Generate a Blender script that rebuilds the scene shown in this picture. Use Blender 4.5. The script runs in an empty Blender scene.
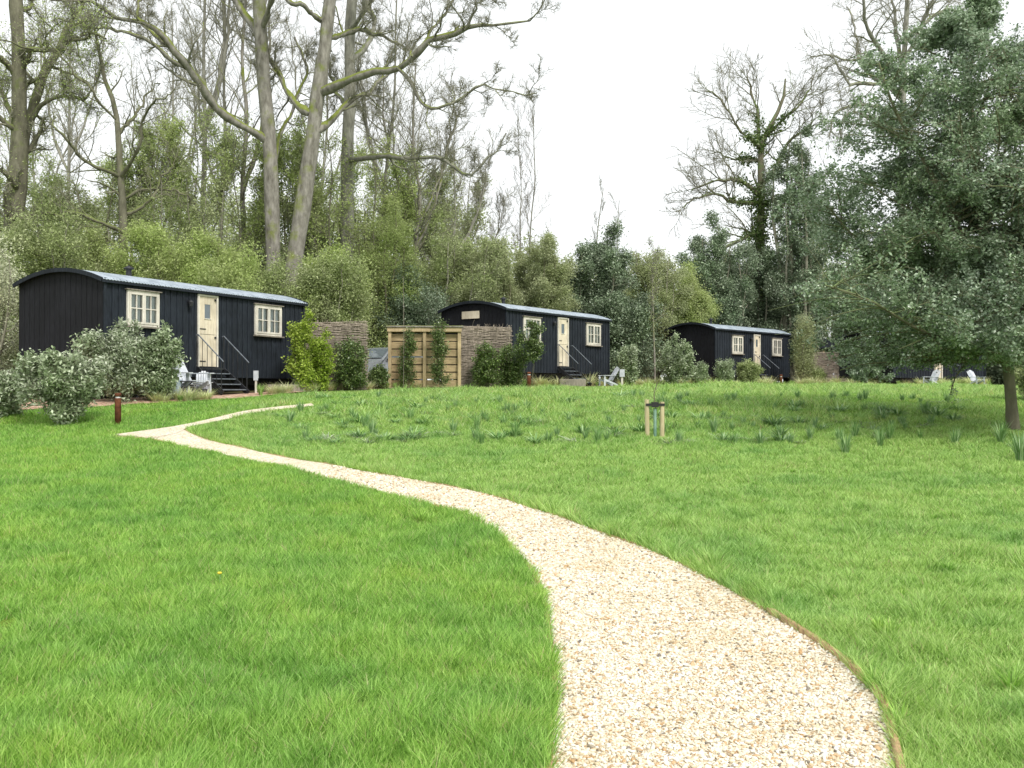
import bpy, math
import numpy as np
from math import sin, cos, pi, radians

C = bpy.context.scene.collection
scene = bpy.context.scene
EYE, HOR, F = 1.5, 392.0, 1000.0
rg = np.random.default_rng(7)

# ------------------------------------------------------------------ terrain height
_Y = [-60, 0, 4, 8, 12, 16, 18, 20, 22, 24, 26, 28, 32, 36, 42, 50, 60, 100, 900]
_Z = [-.3, 0, 0, .07, .24, .47, .63, .82, 1.09, 1.27, 1.37, 1.45, 1.58, 1.67, 1.74, 1.80, 1.88, 2.1, 2.1]
_ty = np.arange(-60, 900, .25)
_tz = np.interp(_ty, _Y, _Z)
_k = np.hanning(11); _k /= _k.sum()
_tz = np.convolve(np.pad(_tz, 5, 'edge'), _k, 'valid')

def gz(x, y):
    x = np.asarray(x, float); y = np.asarray(y, float)
    fade = np.clip((40 - y) / 10, 0, 1)
    b = .022 * np.sin(.9 * x + .5) * np.sin(.7 * y + 1) + .012 * np.sin(1.9 * x - 1.3 * y)
    return np.interp(y, _ty, _tz) + b * fade

def gx(px, Y):
    return (px - 512) / F * Y

def at(px, py, Y):
    return ((px - 512) / F * Y, Y, EYE + (HOR - py) / F * Y)

def unproj(px, py):
    s = (py - HOR) / F
    lo = None
    ys = np.arange(2.0, 60, .02)
    f = EYE - gz(gx(px, ys), ys) - s * ys
    i = np.argmax(f < 0)
    Y = ys[i]
    return (float(gx(px, Y)), float(Y))

def vnoise(x, y, scale, seed):
    r = np.random.default_rng(seed).random((256, 256))
    u = np.asarray(x) / scale + 1000; v = np.asarray(y) / scale + 1000
    i = np.floor(u).astype(int); j = np.floor(v).astype(int)
    fu = u - i; fv = v - j
    fu = fu * fu * (3 - 2 * fu); fv = fv * fv * (3 - 2 * fv)
    g = lambda a, b: r[a % 256, b % 256]
    return (g(i, j) * (1 - fu) + g(i + 1, j) * fu) * (1 - fv) + (g(i, j + 1) * (1 - fu) + g(i + 1, j + 1) * fu) * fv

# ------------------------------------------------------------------ materials
def new_mat(name):
    m = bpy.data.materials.new(name); m.use_nodes = True
    nt = m.node_tree; nt.nodes.clear()
    out = nt.nodes.new('ShaderNodeOutputMaterial')
    return m, nt, out

def node(nt, t, **kw):
    n = nt.nodes.new(t)
    for k, v in kw.items(): setattr(n, k, v)
    return n

def ramp(nt, fac, stops, interp='LINEAR'):
    r = node(nt, 'ShaderNodeValToRGB'); r.color_ramp.interpolation = interp
    e = r.color_ramp.elements
    while len(e) < len(stops): e.new(.5)
    for el, (p, c) in zip(e, stops):
        el.position = p; el.color = (*c, 1) if len(c) == 3 else c
    if fac is not None: nt.links.new(fac, r.inputs['Fac'])
    return r

def coords(nt, kind='Object', scale=(1, 1, 1)):
    tc = node(nt, 'ShaderNodeTexCoord'); mp = node(nt, 'ShaderNodeMapping')
    mp.inputs['Scale'].default_value = scale
    nt.links.new(tc.outputs[kind], mp.inputs['Vector'])
    return mp.outputs[0]

def noise(nt, vec, scale, detail=4, rough=.55):
    n = node(nt, 'ShaderNodeTexNoise')
    n.inputs['Scale'].default_value = scale; n.inputs['Detail'].default_value = detail
    n.inputs['Roughness'].default_value = rough
    if vec is not None: nt.links.new(vec, n.inputs['Vector'])
    return n.outputs['Fac']

def mixc(nt, fac, a, b, mode='MIX'):
    m = node(nt, 'ShaderNodeMix', data_type='RGBA', blend_type=mode)
    if isinstance(fac, (int, float)): m.inputs[0].default_value = fac
    else: nt.links.new(fac, m.inputs[0])
    for s, v in ((6, a), (7, b)):
        if isinstance(v, tuple): m.inputs[s].default_value = (*v, 1) if len(v) == 3 else v
        else: nt.links.new(v, m.inputs[s])
    return m.outputs[2]

def principled(nt, out, col, rough=.7, bump=None, bd=.02, bs=.5, metal=0, spec=.4):
    p = node(nt, 'ShaderNodeBsdfPrincipled')
    if isinstance(col, tuple): p.inputs['Base Color'].default_value = (*col, 1)
    else: nt.links.new(col, p.inputs['Base Color'])
    p.inputs['Roughness'].default_value = rough; p.inputs['Metallic'].default_value = metal
    p.inputs['Specular IOR Level'].default_value = spec
    if bump is not None:
        b = node(nt, 'ShaderNodeBump'); b.inputs['Distance'].default_value = bd; b.inputs['Strength'].default_value = bs
        nt.links.new(bump, b.inputs['Height']); nt.links.new(b.outputs[0], p.inputs['Normal'])
    nt.links.new(p.outputs[0], out.inputs[0])
    return p

def mat_noise(name, a, b, scale=5, rough=.7, stretch=(1, 1, 1), bd=.01, metal=0, spec=.4, lo=.35, hi=.65):
    m, nt, out = new_mat(name)
    v = coords(nt, 'Object', stretch)
    n = noise(nt, v, scale)
    r = ramp(nt, n, [(lo, a), (hi, b)])
    principled(nt, out, r.outputs[0], rough, n, bd, .5, metal, spec)
    return m

def mat_leaf(name, cols, rough=.5, transl=.3, spec=.35, patch=.6, tint=(.9, 1, .7)):
    m, nt, out = new_mat(name)
    geo = node(nt, 'ShaderNodeNewGeometry')
    k = len(cols)
    r = ramp(nt, geo.outputs['Random Per Island'], [((i / (k - 1)) if k > 1 else 0, c) for i, c in enumerate(cols)])
    n = noise(nt, geo.outputs['Position'], patch, 3)
    rr = ramp(nt, n, [(.35, (1, 1, 1)), (.68, tint)])
    c = mixc(nt, 1.0, r.outputs[0], rr.outputs[0], 'MULTIPLY')
    p = node(nt, 'ShaderNodeBsdfPrincipled')
    nt.links.new(c, p.inputs['Base Color']); p.inputs['Roughness'].default_value = rough
    p.inputs['Specular IOR Level'].default_value = spec
    t = node(nt, 'ShaderNodeBsdfTranslucent'); nt.links.new(c, t.inputs[0])
    mx = node(nt, 'ShaderNodeMixShader'); mx.inputs[0].default_value = transl
    nt.links.new(p.outputs[0], mx.inputs[1]); nt.links.new(t.outputs[0], mx.inputs[2])
    nt.links.new(mx.outputs[0], out.inputs[0])
    return m

def mat_bark(name, a, b, moss=(.10, .13, .03), amount=.5, scale=6):
    m, nt, out = new_mat(name)
    v = coords(nt, 'Object', (1, 1, .35))
    n = noise(nt, v, scale, 6, .65)
    base = ramp(nt, n, [(.3, a), (.7, b)]).outputs[0]
    geo = node(nt, 'ShaderNodeNewGeometry')
    sx = node(nt, 'ShaderNodeSeparateXYZ'); nt.links.new(geo.outputs['Normal'], sx.inputs[0])
    n2 = noise(nt, geo.outputs['Position'], 1.6, 4, .6)
    add = node(nt, 'ShaderNodeMath', operation='MULTIPLY_ADD')
    nt.links.new(sx.outputs[2], add.inputs[0]); add.inputs[1].default_value = .45; nt.links.new(n2, add.inputs[2])
    f = ramp(nt, add.outputs[0], [(max(0, .88 - amount * .4), (0, 0, 0)), (min(1, 1.04 - amount * .4), (1, 1, 1))])
    mc = mixc(nt, noise(nt, geo.outputs['Position'], 12, 3), tuple(x * .6 for x in moss), tuple(x * 1.5 for x in moss))
    c = mixc(nt, f.outputs[0], base, mc)
    principled(nt, out, c, .9, n, .04, .7, spec=.15)
    return m

M = {}
M['bark_grey'] = mat_bark('grey_bark', (.14, .135, .11), (.37, .36, .31), (.17, .20, .07), amount=.6)
M['bark_moss'] = mat_bark('mossy_bark', (.12, .11, .09), (.36, .34, .30), (.18, .21, .05), amount=.85)
M['bark_dark'] = mat_bark('dark_bark', (.09, .085, .06), (.22, .21, .15), (.15, .18, .06), amount=.7)
M['bark_ivy'] = mat_bark('ivy_bark', (.12, .11, .08), (.25, .23, .16), (.14, .19, .07), amount=.95)
M['twig'] = mat_noise('twig_bark', (.18, .175, .13), (.31, .30, .23), 8, .9, spec=.1)
M['twig_pale'] = mat_noise('pale_twig', (.20, .18, .15), (.32, .30, .26), 8, .9, spec=.1)
M['twig_shrub'] = mat_noise('shrub_twig', (.13, .12, .08), (.24, .23, .15), 8, .9, spec=.1)
M['leaf_spring'] = mat_leaf('spring_leaf', [(.30, .36, .14), (.48, .55, .24), (.66, .72, .37)], transl=.45)
M['leaf_mid'] = mat_leaf('mid_green_leaf', [(.24, .28, .14), (.40, .45, .23), (.58, .62, .37)], transl=.4)
M['leaf_willow'] = mat_leaf('willow_leaf', [(.29, .32, .17), (.42, .46, .26), (.56, .60, .36)], transl=.45, tint=(.95, 1, .85))
M['leaf_dark'] = mat_leaf('evergreen_leaf', [(.12, .165, .10), (.22, .28, .18), (.40, .46, .33)], .35, .2, .5, tint=(.9, 1, .85))
M['leaf_holly'] = mat_leaf('holly_leaf', [(.115, .175, .105), (.26, .345, .23), (.58, .67, .55)], .3, .35, .6, tint=(.95, 1, .8))
M['leaf_silver'] = mat_leaf('silver_leaf', [(.17, .22, .12), (.36, .42, .27), (.72, .75, .62)], .5, .3, .4, tint=(.9, 1, .8))
M['leaf_yellow'] = mat_leaf('yellow_green_leaf', [(.20, .28, .04), (.36, .46, .07), (.55, .64, .16)], .5, .4, .3)
M['leaf_ivy'] = mat_leaf('ivy_leaf', [(.06, .10, .035), (.13, .19, .065), (.27, .34, .13)], .4, .25, .5)
M['blossom'] = mat_leaf('pale_blossom', [(.45, .50, .32), (.6, .63, .45), (.75, .76, .62)], .7, .3, .2, tint=(1, 1, .9))
M['straw'] = mat_leaf('straw_blade', [(.56, .54, .32), (.78, .75, .54), (.55, .64, .32)], .7, .3, .2)
M['daff'] = mat_leaf('bulb_leaf', [(.10, .22, .07), (.21, .36, .13), (.54, .68, .42)], .5, .25, .4)
M['petal'] = mat_leaf('pale_petal', [(.75, .75, .55), (.8, .8, .75)], .6, .3, .2)
M['petal_y'] = mat_noise('yellow_petal', (.8, .55, .03), (.85, .65, .05), 20, .6)

def grass_mat(name, cols, tint):
    m, nt, out = new_mat(name)
    geo = node(nt, 'ShaderNodeNewGeometry')
    r = ramp(nt, geo.outputs['Random Per Island'], [(0, tuple(c * .7 for c in cols[0])), (.5, cols[1]), (.93, cols[2]), (.965, (.50, .48, .24))])
    n = noise(nt, geo.outputs['Position'], 1.3 if name == 'meadow_grass' else .9, 6, .7)
    rr = ramp(nt, n, [(.34, (.74, .84, .84)), (.5, (1, 1, 1)), (.66, tint)])
    c = mixc(nt, 1.0, r.outputs[0], rr.outputs[0], 'MULTIPLY')
    d = node(nt, 'ShaderNodeBsdfPrincipled'); nt.links.new(c, d.inputs['Base Color'])
    d.inputs['Roughness'].default_value = .5; d.inputs['Specular IOR Level'].default_value = .3
    t = node(nt, 'ShaderNodeBsdfTranslucent'); nt.links.new(c, t.inputs[0])
    mx = node(nt, 'ShaderNodeMixShader'); mx.inputs[0].default_value = .45
    nt.links.new(d.outputs[0], mx.inputs[1]); nt.links.new(t.outputs[0], mx.inputs[2])
    nt.links.new(mx.outputs[0], out.inputs[0])
    return m
M['grass_long'] = grass_mat('long_grass', [(.14, .30, .045), (.305, .555, .095), (.51, .76, .21)], (1.15, 1.05, .95))
M['grass_short'] = grass_mat('short_grass', [(.175, .35, .065), (.38, .61, .135), (.61, .82, .31)], (1.12, 1.04, 1.1))
M['grass_meadow'] = grass_mat('meadow_grass', [(.175, .345, .065), (.385, .605, .14), (.63, .825, .36)], (1.35, 1.1, 1.2))

def ground_mat():
    m, nt, out = new_mat('turf_soil')
    geo = node(nt, 'ShaderNodeNewGeometry')
    n = noise(nt, geo.outputs['Position'], .8, 6, .65)
    n2 = noise(nt, geo.outputs['Position'], 25, 4, .7)
    a = ramp(nt, n2, [(.3, (.06, .10, .015)), (.7, (.15, .26, .03))]).outputs[0]
    b = ramp(nt, n2, [(.3, (.09, .13, .02)), (.7, (.20, .32, .045))]).outputs[0]
    c = mixc(nt, ramp(nt, n, [(.4, (0, 0, 0)), (.6, (1, 1, 1))]).outputs[0], a, b)
    principled(nt, out, c, .95, n2, .03, .8, spec=.1)
    return m
M['ground'] = ground_mat()

def gravel_mat():
    m, nt, out = new_mat('pale_gravel')
    geo = node(nt, 'ShaderNodeNewGeometry')
    vo = node(nt, 'ShaderNodeTexVoronoi'); vo.inputs['Scale'].default_value = 55
    nt.links.new(geo.outputs['Position'], vo.inputs['Vector'])
    sx = node(nt, 'ShaderNodeSeparateColor'); nt.links.new(vo.outputs['Color'], sx.inputs[0])
    r = ramp(nt, sx.outputs[0], [(0, (.30, .26, .20)), (.1, (.46, .36, .22)), (.2, (.60, .50, .34)), (.45, (.70, .62, .47)), (.7, (.78, .72, .60)), (1, (.85, .82, .74))])
    n = noise(nt, geo.outputs['Position'], 2, 4)
    rr = ramp(nt, n, [(.3, (.9, .87, .80)), (.7, (1, 1, 1))])
    c = mixc(nt, 1.0, r.outputs[0], rr.outputs[0], 'MULTIPLY')
    principled(nt, out, c, .85, vo.outputs['Distance'], -.012, .8, spec=.2)
    return m
M['gravel'] = gravel_mat()

def stone_mat():
    m, nt, out = new_mat('gravel_stone')
    geo = node(nt, 'ShaderNodeNewGeometry')
    r = ramp(nt, geo.outputs['Random Per Island'], [(0, (.16, .14, .12)), (.04, (.40, .35, .28)), (.09, (.56, .36, .18)), (.17, (.66, .53, .36)), (.34, (.78, .70, .54)), (.6, (.84, .80, .69)), (1, (.90, .89, .85))])
    n = noise(nt, geo.outputs['Position'], 1.1, 5, .65)
    rr = ramp(nt, n, [(.34, (.78, .73, .62)), (.5, (.89, .87, .83)), (.7, (.93, .92, .90))])
    principled(nt, out, mixc(nt, 1.0, r.outputs[0], rr.outputs[0], 'MULTIPLY'), .6, spec=.3)
    return m
M['stone'] = stone_mat()

def litter_mat(name, a, b, c3):
    m, nt, out = new_mat(name)
    geo = node(nt, 'ShaderNodeNewGeometry')
    vo = node(nt, 'ShaderNodeTexVoronoi'); vo.inputs['Scale'].default_value = 14
    nt.links.new(geo.outputs['Position'], vo.inputs['Vector'])
    sx = node(nt, 'ShaderNodeSeparateColor'); nt.links.new(vo.outputs['Color'], sx.inputs[0])
    r = ramp(nt, sx.outputs[0], [(0, a), (.5, b), (1, c3)])
    principled(nt, out, r.outputs[0], .95, vo.outputs['Distance'], .03, .8, spec=.1)
    return m
M['litter'] = litter_mat('leaf_litter', (.05, .04, .02), (.10, .075, .04), (.10, .12, .04))
M['mulch'] = litter_mat('red_mulch', (.26, .16, .11), (.48, .31, .22), (.60, .46, .35))

def boards_mat(name, a, b, grain=(6, 6, .7)):
    m, nt, out = new_mat(name)
    v = coords(nt, 'Object', grain)
    n = noise(nt, v, 5, 5, .6)
    v2 = coords(nt, 'Object', (1, 1, 1))
    n2 = noise(nt, v2, 1.2, 3)
    c = ramp(nt, n, [(.3, a), (.7, b)]).outputs[0]
    c = mixc(nt, 1.0, c, ramp(nt, n2, [(.3, (.7, .7, .7)), (.7, (1.25, 1.25, 1.25))]).outputs[0], 'MULTIPLY')
    principled(nt, out, c, .8, n, .006, .6, spec=.25)
    return m
M['black_board'] = boards_mat('black_stained_board', (.009, .012, .016), (.026, .033, .045))
M['shaded_end'] = boards_mat('shaded_end_board', (.006, .006, .008), (.016, .017, .022))  # darker copy of the side boards; the end wall's shade is in the colour
M['cream_wood'] = boards_mat('pale_bare_wood', (.58, .50, .37), (.76, .68, .54))
M['frame_wood'] = boards_mat('pale_frame_wood', (.58, .54, .46), (.76, .72, .64))
M['fence_wood'] = boards_mat('fence_wood', (.34, .26, .14), (.58, .46, .28))
M['grey_wood'] = boards_mat('weathered_wood', (.16, .14, .11), (.32, .29, .24))
M['wattle'] = boards_mat('woven_hazel', (.18, .15, .12), (.42, .36, .29))
M['stake'] = boards_mat('pale_stake_wood', (.44, .36, .20), (.62, .54, .34))
M['plank'] = boards_mat('fence_plank', (.30, .23, .12), (.60, .46, .27), (.7, 6, 8))
M['edging'] = boards_mat('timber_edging', (.25, .16, .08), (.50, .35, .18))
M['roof'] = mat_noise('galvanised_roof', (.26, .31, .36), (.42, .48, .54), 3, .45, metal=.2, spec=.5)
M['black_metal'] = mat_noise('black_metal', (.012, .013, .015), (.03, .032, .036), 10, .45)
M['grey_metal'] = mat_noise('grey_metal', (.10, .12, .14), (.18, .20, .23), 10, .45)
M['rust'] = mat_noise('rusty_steel', (.09, .032, .018), (.20, .075, .04), 12, .85, spec=.2)
M['white_paint'] = mat_noise('chalky_white_paint', (.42, .45, .49), (.58, .60, .64), 6, .6)
M['pale_blue'] = mat_noise('pale_blue_zinc', (.34, .42, .50), (.48, .56, .62), 5, .5)
M['curtain'] = mat_noise('white_curtain', (.66, .67, .68), (.82, .83, .83), 5, .9, (8, 8, .5))
M['interior_shade'] = mat_noise('dark_interior_shade', (.02, .02, .02), (.04, .035, .03), 3, .9)  # near-black for insides, also painted shade under huts and behind fence gaps
M['tyre'] = mat_noise('black_rubber', (.015, .015, .015), (.03, .03, .03), 10, .8)
M['car'] = mat_noise('silver_car_paint', (.50, .54, .58), (.56, .60, .64), 3, .25, metal=.5, spec=.6)
M['glass_dark'] = mat_noise('dark_glass', (.10, .13, .15), (.14, .17, .19), 2, .05, spec=.9)
M['tube_green'] = mat_noise('green_tree_guard', (.10, .20, .14), (.17, .28, .20), 10, .5)
M['lamp_glass'] = mat_noise('lamp_glass', (.6, .6, .58), (.7, .7, .68), 5, .3)

def glass_mat():
    m, nt, out = new_mat('window_glass')
    fr = node(nt, 'ShaderNodeFresnel'); fr.inputs[0].default_value = 1.5
    g = node(nt, 'ShaderNodeBsdfGlossy'); g.inputs['Roughness'].default_value = .02
    t = node(nt, 'ShaderNodeBsdfTransparent'); t.inputs[0].default_value = (.85, .9, .9, 1)
    mx = node(nt, 'ShaderNodeMixShader')
    nt.links.new(fr.outputs[0], mx.inputs[0]); nt.links.new(t.outputs[0], mx.inputs[1]); nt.links.new(g.outputs[0], mx.inputs[2])
    nt.links.new(mx.outputs[0], out.inputs[0])
    return m
M['glass'] = glass_mat()

# ------------------------------------------------------------------ object helpers
def tag(o, label=None, cat=None, group=None, kind=None):
    if label: o['label'] = label
    if cat: o['category'] = cat
    if group: o['group'] = group
    if kind: o['kind'] = kind
    return o

def empty(name, loc, rz=0.0):
    o = bpy.data.objects.new(name, None); C.objects.link(o)
    o.location = loc; o.rotation_euler = (0, 0, rz); o.empty_display_size = .3
    return o

def copy_tree(o, parent=None):
    c = o.copy(); C.objects.link(c); c.parent = parent
    for ch in list(o.children): copy_tree(ch, c)
    return c

def link_mesh(name, me, m, parent=None, smooth=False, loc=None):
    if m is not None: me.materials.append(m)
    if smooth: me.shade_smooth()
    o = bpy.data.objects.new(name, me); C.objects.link(o)
    if parent is not None: o.parent = parent
    if loc is not None: o.location = loc
    return o

def mesh_np(name, V, faces_list):
    """V (n,3); faces_list: arrays (m,3) or (m,4)"""
    me = bpy.data.meshes.new(name)
    V = np.ascontiguousarray(V, np.float32)
    me.vertices.add(len(V)); me.vertices.foreach_set('co', V.ravel())
    faces_list = [f for f in faces_list if len(f)]
    loops = np.concatenate([f.ravel() for f in faces_list]).astype(np.int32)
    tot = np.concatenate([np.full(len(f), f.shape[1], np.int32) for f in faces_list])
    st = np.concatenate([[0], np.cumsum(tot)[:-1]]).astype(np.int32)
    me.loops.add(len(loops)); me.loops.foreach_set('vertex_index', loops)
    me.polygons.add(len(tot)); me.polygons.foreach_set('loop_start', st)
    try: me.polygons.foreach_set('loop_total', tot)
    except Exception: pass
    me.update(calc_edges=True)
    return me

class MB:
    """collects shapes; build() links them as ONE mesh object"""
    def __init__(s): s.v = []; s.f4 = []; s.f3 = []; s.n = 0
    def add(s, V, F4=None, F3=None):
        V = np.asarray(V, float).reshape(-1, 3)
        if F4 is not None and len(F4): s.f4.append(np.asarray(F4, int) + s.n)
        if F3 is not None and len(F3): s.f3.append(np.asarray(F3, int) + s.n)
        s.v.append(V); s.n += len(V); return s
    def box(s, a, b, jit=0):
        x0, y0, z0 = a; x1, y1, z1 = b
        V = [(x0, y0, z0), (x1, y0, z0), (x1, y1, z0), (x0, y1, z0), (x0, y0, z1), (x1, y0, z1), (x1, y1, z1), (x0, y1, z1)]
        return s.add(V, [(0, 3, 2, 1), (4, 5, 6, 7), (0, 1, 5, 4), (1, 2, 6, 5), (2, 3, 7, 6), (3, 0, 4, 7)])
    def beam(s, p, q, w, h, up=(0, 0, 1)):
        """box of section w x h from p to q"""
        p = np.array(p, float); q = np.array(q, float); d = q - p; d /= np.linalg.norm(d)
        u = np.cross(d, up); n = np.linalg.norm(u)
        u = u / n if n > 1e-6 else np.array([1., 0, 0]); v = np.cross(u, d)
        V = []
        for c in (p, q):
            for a, b in ((-1, -1), (1, -1), (1, 1), (-1, 1)): V.append(c + u * a * w / 2 + v * b * h / 2)
        return s.add(V, [(0, 1, 2, 3), (7, 6, 5, 4), (0, 4, 5, 1), (1, 5, 6, 2), (2, 6, 7, 3), (3, 7, 4, 0)])
    def tube(s, pts, r, n=8, cap=True):
        P = np.array(pts, float)[None]; R = np.broadcast_to(np.asarray(r, float), (P.shape[1],))[None]
        V, F = tubes(P, R, n)
        s.add(V, F)
        if cap:
            k = P.shape[1]
            for e, o in ((0, 1), (k - 1, 0)):
                ring = V[e * n:(e + 1) * n]; c = ring.mean(0)
                tri = [((i + 1) % n, i, n) if o == 0 else (i, (i + 1) % n, n) for i in range(n)]
                s.add(np.vstack([ring, c]), None, tri)
        return s
    def lathe(s, prof, n=20, c=(0, 0, 0)):
        a = np.arange(n) * 2 * pi / n
        V = np.array([[(r * cos(t) + c[0], r * sin(t) + c[1], z + c[2]) for t in a] for r, z in prof]).reshape(-1, 3)
        F = [(i * n + j, i * n + (j + 1) % n, (i + 1) * n + (j + 1) % n, (i + 1) * n + j) for i in range(len(prof) - 1) for j in range(n)]
        return s.add(V, F)
    def build(s, name, m, parent=None, smooth=False, bevel=0):
        V = np.concatenate(s.v)
        fl = []
        if s.f4: fl.append(np.concatenate(s.f4))
        if s.f3: fl.append(np.concatenate(s.f3))
        me = mesh_np(name, V, fl)
        if not smooth: me.shade_flat()
        o = link_mesh(name, me, m, parent, smooth)
        if bevel:
            md = o.modifiers.new('bevel', 'BEVEL'); md.width = bevel; md.segments = 1; md.limit_method = 'ANGLE'
        return o

def tubes(P, R, S=5):
    """P (N,K,3) polylines, R (N,K) radii -> verts, quads"""
    N, K, _ = P.shape
    T = np.gradient(P, axis=1) if K > 2 else np.repeat(P[:, 1:] - P[:, :1], 2, axis=1)
    T /= np.linalg.norm(T, axis=2, keepdims=True) + 1e-9
    mean = P[:, -1] - P[:, 0]; mean /= np.linalg.norm(mean, axis=1, keepdims=True) + 1e-9
    ref = np.where(np.abs(mean[:, 2:3]) > .8, np.array([[1., 0, 0]]), np.array([[0, 0, 1.]]))
    A = np.cross(T, ref[:, None, :]); A /= np.linalg.norm(A, axis=2, keepdims=True) + 1e-9
    B = np.cross(T, A)
    a = np.arange(S) * 2 * pi / S
    V = P[:, :, None, :] + R[:, :, None, None] * (A[:, :, None, :] * np.cos(a)[None, None, :, None] + B[:, :, None, :] * np.sin(a)[None, None, :, None])
    base = (np.arange(N) * K * S)[:, None, None]
    k = (np.arange(K - 1) * S)[None, :, None]; j = np.arange(S)[None, None, :]; j2 = (j + 1) % S
    F = np.stack([base + k + j2, base + k + j, base + k + S + j, base + k + S + j2], -1).reshape(-1, 4)
    return V.reshape(-1, 3), F

def resample(pts, K):
    P = np.array(pts, float)
    # Catmull-Rom smoothing then arc-length resample
    Q = [P[0]]
    n = len(P)
    for i in range(n - 1):
        p0 = P[max(i - 1, 0)]; p1 = P[i]; p2 = P[i + 1]; p3 = P[min(i + 2, n - 1)]
        for t in (.25, .5, .75, 1):
            Q.append(.5 * ((2 * p1) + (-p0 + p2) * t + (2 * p0 - 5 * p1 + 4 * p2 - p3) * t * t + (-p0 + 3 * p1 - 3 * p2 + p3) * t ** 3))
    Q = np.array(Q)
    d = np.concatenate([[0], np.cumsum(np.linalg.norm(np.diff(Q[:, :3], axis=0), axis=1))])
    s = np.linspace(0, d[-1], K)
    return np.stack([np.interp(s, d, Q[:, c]) for c in range(Q.shape[1])], 1)

def spawn(P, R, n, t0=.25, t1=.98, ang=.8, ln=.5, K=5, wig=.18, up=.05, rad=.62, rmin=.004, rng=rg, lmin=.15, absl=None, fall=.5):
    """n children on each of the polylines; returns child polylines and radii"""
    N, Kp, _ = P.shape
    plen = np.linalg.norm(np.diff(P, axis=1), axis=2).sum(1)
    t = t0 + (t1 - t0) * (np.arange(n)[None, :] + rng.random((N, n))) / n
    x = np.clip(t * (Kp - 1), 0, Kp - 1.001); i = x.astype(int); f = (x - i)[..., None]
    idx = np.arange(N)[:, None]
    pos = P[idx, i] * (1 - f) + P[idx, i + 1] * f
    tan = P[idx, i + 1] - P[idx, i]; tan /= np.linalg.norm(tan, axis=2, keepdims=True) + 1e-9
    r = R[idx, i] * (1 - f[..., 0]) + R[idx, i + 1] * f[..., 0]
    rnd = rng.normal(size=tan.shape); rnd -= (rnd * tan).sum(2, keepdims=True) * tan
    rnd /= np.linalg.norm(rnd, axis=2, keepdims=True) + 1e-9
    a = ang * (.7 + .6 * rng.random((N, n, 1)))
    d = tan * np.cos(a) + rnd * np.sin(a)
    L = (ln * plen[:, None] if absl is None else absl) * (1 - fall * t) * (.6 + .7 * rng.random((N, n)))
    L = np.maximum(L, lmin)
    M_ = N * n
    pos = pos.reshape(M_, 3); d = d.reshape(M_, 3); L = L.reshape(M_); r = np.maximum(r.reshape(M_) * rad, rmin)
    out = np.empty((M_, K, 3)); out[:, 0] = pos
    step = (L / (K - 1))[:, None]
    for k in range(1, K):
        d = d + rng.normal(size=d.shape) * wig + np.array([0, 0, up])
        d /= np.linalg.norm(d, axis=1, keepdims=True)
        out[:, k] = out[:, k - 1] + d * step
    rr = np.linspace(1, .25, K)[None] * r[:, None]
    return out, np.maximum(rr, rmin * .5)

def leaves(P, n, size, spread, rng=rg, t0=.2, upb=.3, asp=.55, droop=0):
    """n leaf cards around each polyline -> verts, quads (each leaf a bent diamond)"""
    N, K, _ = P.shape
    t = t0 + (1 - t0) * rng.random((N, n)); x = np.clip(t * (K - 1), 0, K - 1.001); i = x.astype(int); f = (x - i)[..., None]
    idx = np.arange(N)[:, None]
    c = (P[idx, i] * (1 - f) + P[idx, i + 1] * f).reshape(-1, 3)
    m = len(c)
    c = c + rng.normal(size=(m, 3)) * spread
    nrm = rng.normal(size=(m, 3)); nrm[:, 2] = np.abs(nrm[:, 2]) + upb; nrm /= np.linalg.norm(nrm, axis=1, keepdims=True)
    a = rng.normal(size=(m, 3)); a[:, 2] -= droop; a -= (a * nrm).sum(1, keepdims=True) * nrm; a /= np.linalg.norm(a, axis=1, keepdims=True)
    b = np.cross(nrm, a)
    s = (size * (.6 + .8 * rng.random(m)))[:, None]
    V = np.stack([c - a * s * .5, c + b * s * asp * .5 + nrm * s * .08, c + a * s * .5, c - b * s * asp * .5 + nrm * s * .08], 1)
    F = np.arange(m * 4).reshape(-1, 4)
    return V.reshape(-1, 3), F

def cat(*VF):
    V = []; Fs = []; n = 0
    for v, f in VF:
        V.append(v); Fs.append(f + n); n += len(v)
    return np.concatenate(V), np.concatenate(Fs)

def part_np(name, VF, m, parent, smooth=False, origin=None):
    V, Fq = VF
    if origin is not None: V = V - np.array(origin)
    return link_mesh(name, mesh_np(name, V, [Fq]), m, parent, smooth)

# ------------------------------------------------------------------ camera, light, sky
cam = bpy.data.cameras.new('camera'); co = bpy.data.objects.new('camera', cam); C.objects.link(co)
co.location = (0, 0, EYE); co.rotation_euler = (radians(90) + math.atan(8 / F), 0, 0)
cam.sensor_width = 36; cam.lens = 36 * F / 1024; cam.clip_end = 2000; cam.clip_start = .05
cam.dof.use_dof = False
scene.camera = co
w = bpy.data.worlds.new('World'); scene.world = w; w.use_nodes = True
nt = w.node_tree; bg = nt.nodes['Background']
sky = node(nt, 'ShaderNodeTexSky', sky_type='NISHITA'); sky.sun_disc = False
SE, SA = radians(48), radians(150)       # elevation; azimuth measured from +Y clockwise (behind, to the right)
sky.sun_elevation = SE; sky.sun_rotation = SA; sky.dust_density = 3; sky.air_density = 1
hs = node(nt, 'ShaderNodeHueSaturation'); hs.inputs['Saturation'].default_value = .35
nt.links.new(sky.outputs[0], hs.inputs['Color'])
mx = mixc(nt, .88, hs.outputs[0], (9.7, 9.95, 10.0))     # overcast: an even bright cloud layer over the sky
nt.links.new(mx, bg.inputs[0]); bg.inputs[1].default_value = .088
sl = bpy.data.lights.new('sun', 'SUN'); sl.energy = 2.0; sl.angle = radians(14); sl.color = (1, .96, .9)
so = bpy.data.objects.new('sun', sl); C.objects.link(so)
so.location = (20, -20, 40)
import mathutils
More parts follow.
